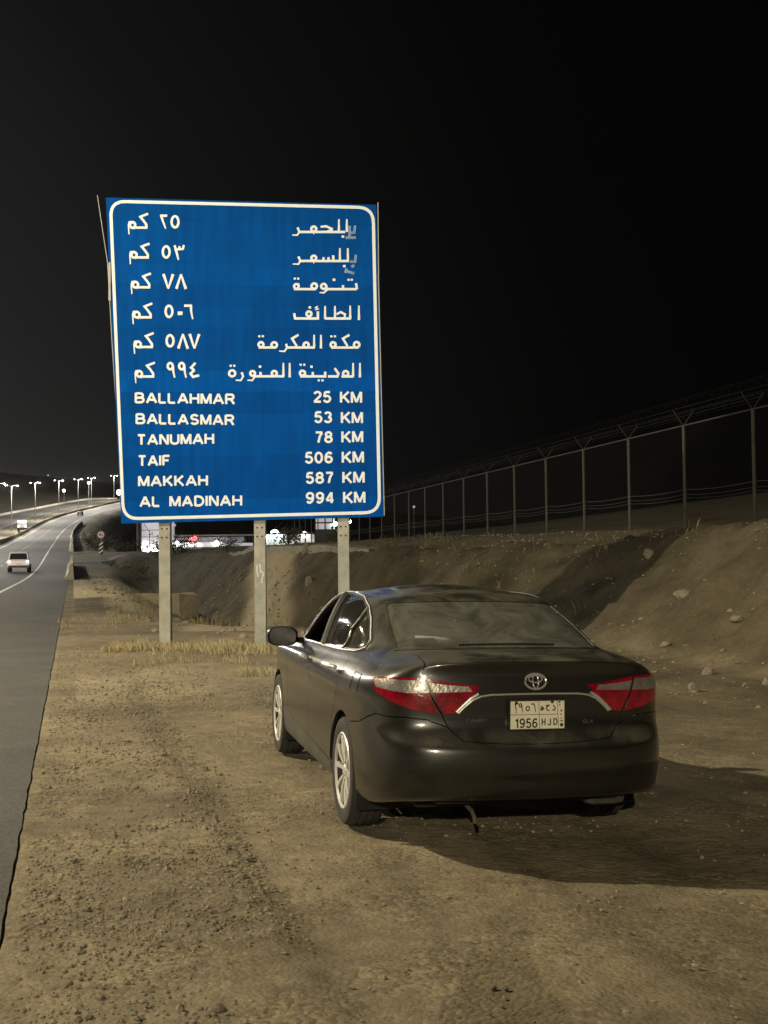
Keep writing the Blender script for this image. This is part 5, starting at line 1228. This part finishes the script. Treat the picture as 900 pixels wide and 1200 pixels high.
rb = MB(); rings_ = [(1.50, .10, .075), (1.45, .205, .105), (1.30, .195, .125), (1.0, .20, .14), (.6, .225, .17), (.12, .26, .20)]; vs = [(a*math.cos(2*math.pi*j/24), b_*math.sin(2*math.pi*j/24), z) for z, a, b_ in rings_ for j in range(24)]
rb.add(vs, [(i*24+j, i*24+(j+1) % 24, (i+1)*24+(j+1) % 24, (i+1)*24+j) for i in range(len(rings_)-1) for j in range(24)]); rb.build('robe', m_thobe, per, True)
for s_ in (1, -1): MB().tube([(s_*.18, 0, 1.44), (s_*.25, .10, 1.22), (s_*.145, .32, 1.49)], .075, 12, .05).build('sleeve', m_thobe, per, True)
rings_ = [(1.885, .02, .02), (1.875, .07, .08), (1.84, .088, .115), (1.76, .098, .12), (1.66, .12, .12), (1.58, .19, .13), (1.50, .235, .14), (1.40, .25, .13)]
vs = []
for z, a, b_ in rings_:
    for j in range(25):
        q_ = R(-238+296*j/24) if z < 1.80 else R(-90+360*j/24); vs.append((a*math.cos(q_-R(0)), b_*math.sin(q_)*(-1 if z < 1.80 else -1)+.02, z+(.01*math.sin(9*q_) if z < 1.6 else 0)))
MB().add(vs, [(i*25+j, i*25+j+1, (i+1)*25+j+1, (i+1)*25+j) for i in range(2, len(rings_)-1) if i != 2 for j in range(24)]+[(i*25+j, i*25+j+1, (i+1)*25+j+1, (i+1)*25+j) for i in range(2) for j in range(24)]).build('headscarf', m_thobe, per, True)
bm = bmesh.new(); bmesh.ops.create_uvsphere(bm, u_segments=20, v_segments=14, radius=1); hv = [(v.co.x*.086, v.co.y*.104+.02, v.co.z*.085+1.775) for v in bm.verts]; hf = [tuple(v.index for v in f.verts) for f in bm.faces]; bm.free(); MB().add(hv, hf).build('hair', m_hair, per, True)
MB().add([(0, .115, 1.72), (-.016, .118, 1.675), (.016, .118, 1.675), (0, .150, 1.68)], [(0, 1, 3), (0, 3, 2), (1, 2, 3)]).build('nose', m_skin, per)
for s_ in (1, -1):
    o = MB().lathe([(-.01, .002), (-.006, .012), (.006, .012), (.01, .002)], 12, 'x').build('eye', mat('eye_white', (.7, .7, .68), .3), per, True); o.location = (s_*.032, .118, 1.712)
    o = MB().lathe([(-.012, .004), (-.008, .03), (.006, .032), (.012, .004)], 12, 'x').build('ear', m_skin, per, True); o.location = (s_*.090, .03, 1.695)
ph = thing('phone', 'dark smartphone held up by the person behind the camera', 'phone', (-.0, -.012, CAMH), 0)
MB().box((-.038, -.006, -.105), (.038, .002, .045)).build('phone_body', m_blk, ph, False, .003); MB().add([(-.035, -.0065, -.10), (.035, -.0065, -.10), (.035, -.0065, .04), (-.035, -.0065, .04)], [(0, 1, 2, 3)]).build('screen', m_dglass, ph)
MB().lathe([(0, 0), (0, .006), (.0015, .006), (.0015, 0)], 12, 'z').build('camera_lens', m_dglass, ph).rotation_euler = (R(90), 0, 0)

# ================================================================== thin night haze round the whole place
hz = MB().box((-1700, -1700, -30), (1700, 1700, 75)).build('haze', bpy.data.materials.new('haze'), kind='stuff')
hm = hz.data.materials[0]; hm.use_nodes = True; n = hm.node_tree.nodes; n.clear(); o_ = n.new('ShaderNodeOutputMaterial'); pv = n.new('ShaderNodeVolumePrincipled')
pv.inputs['Color'].default_value = (.9, .9, .9, 1); pv.inputs['Density'].default_value = .00003; pv.inputs['Anisotropy'].default_value = .3
hm.node_tree.links.new(pv.outputs[0], o_.inputs['Volume'])
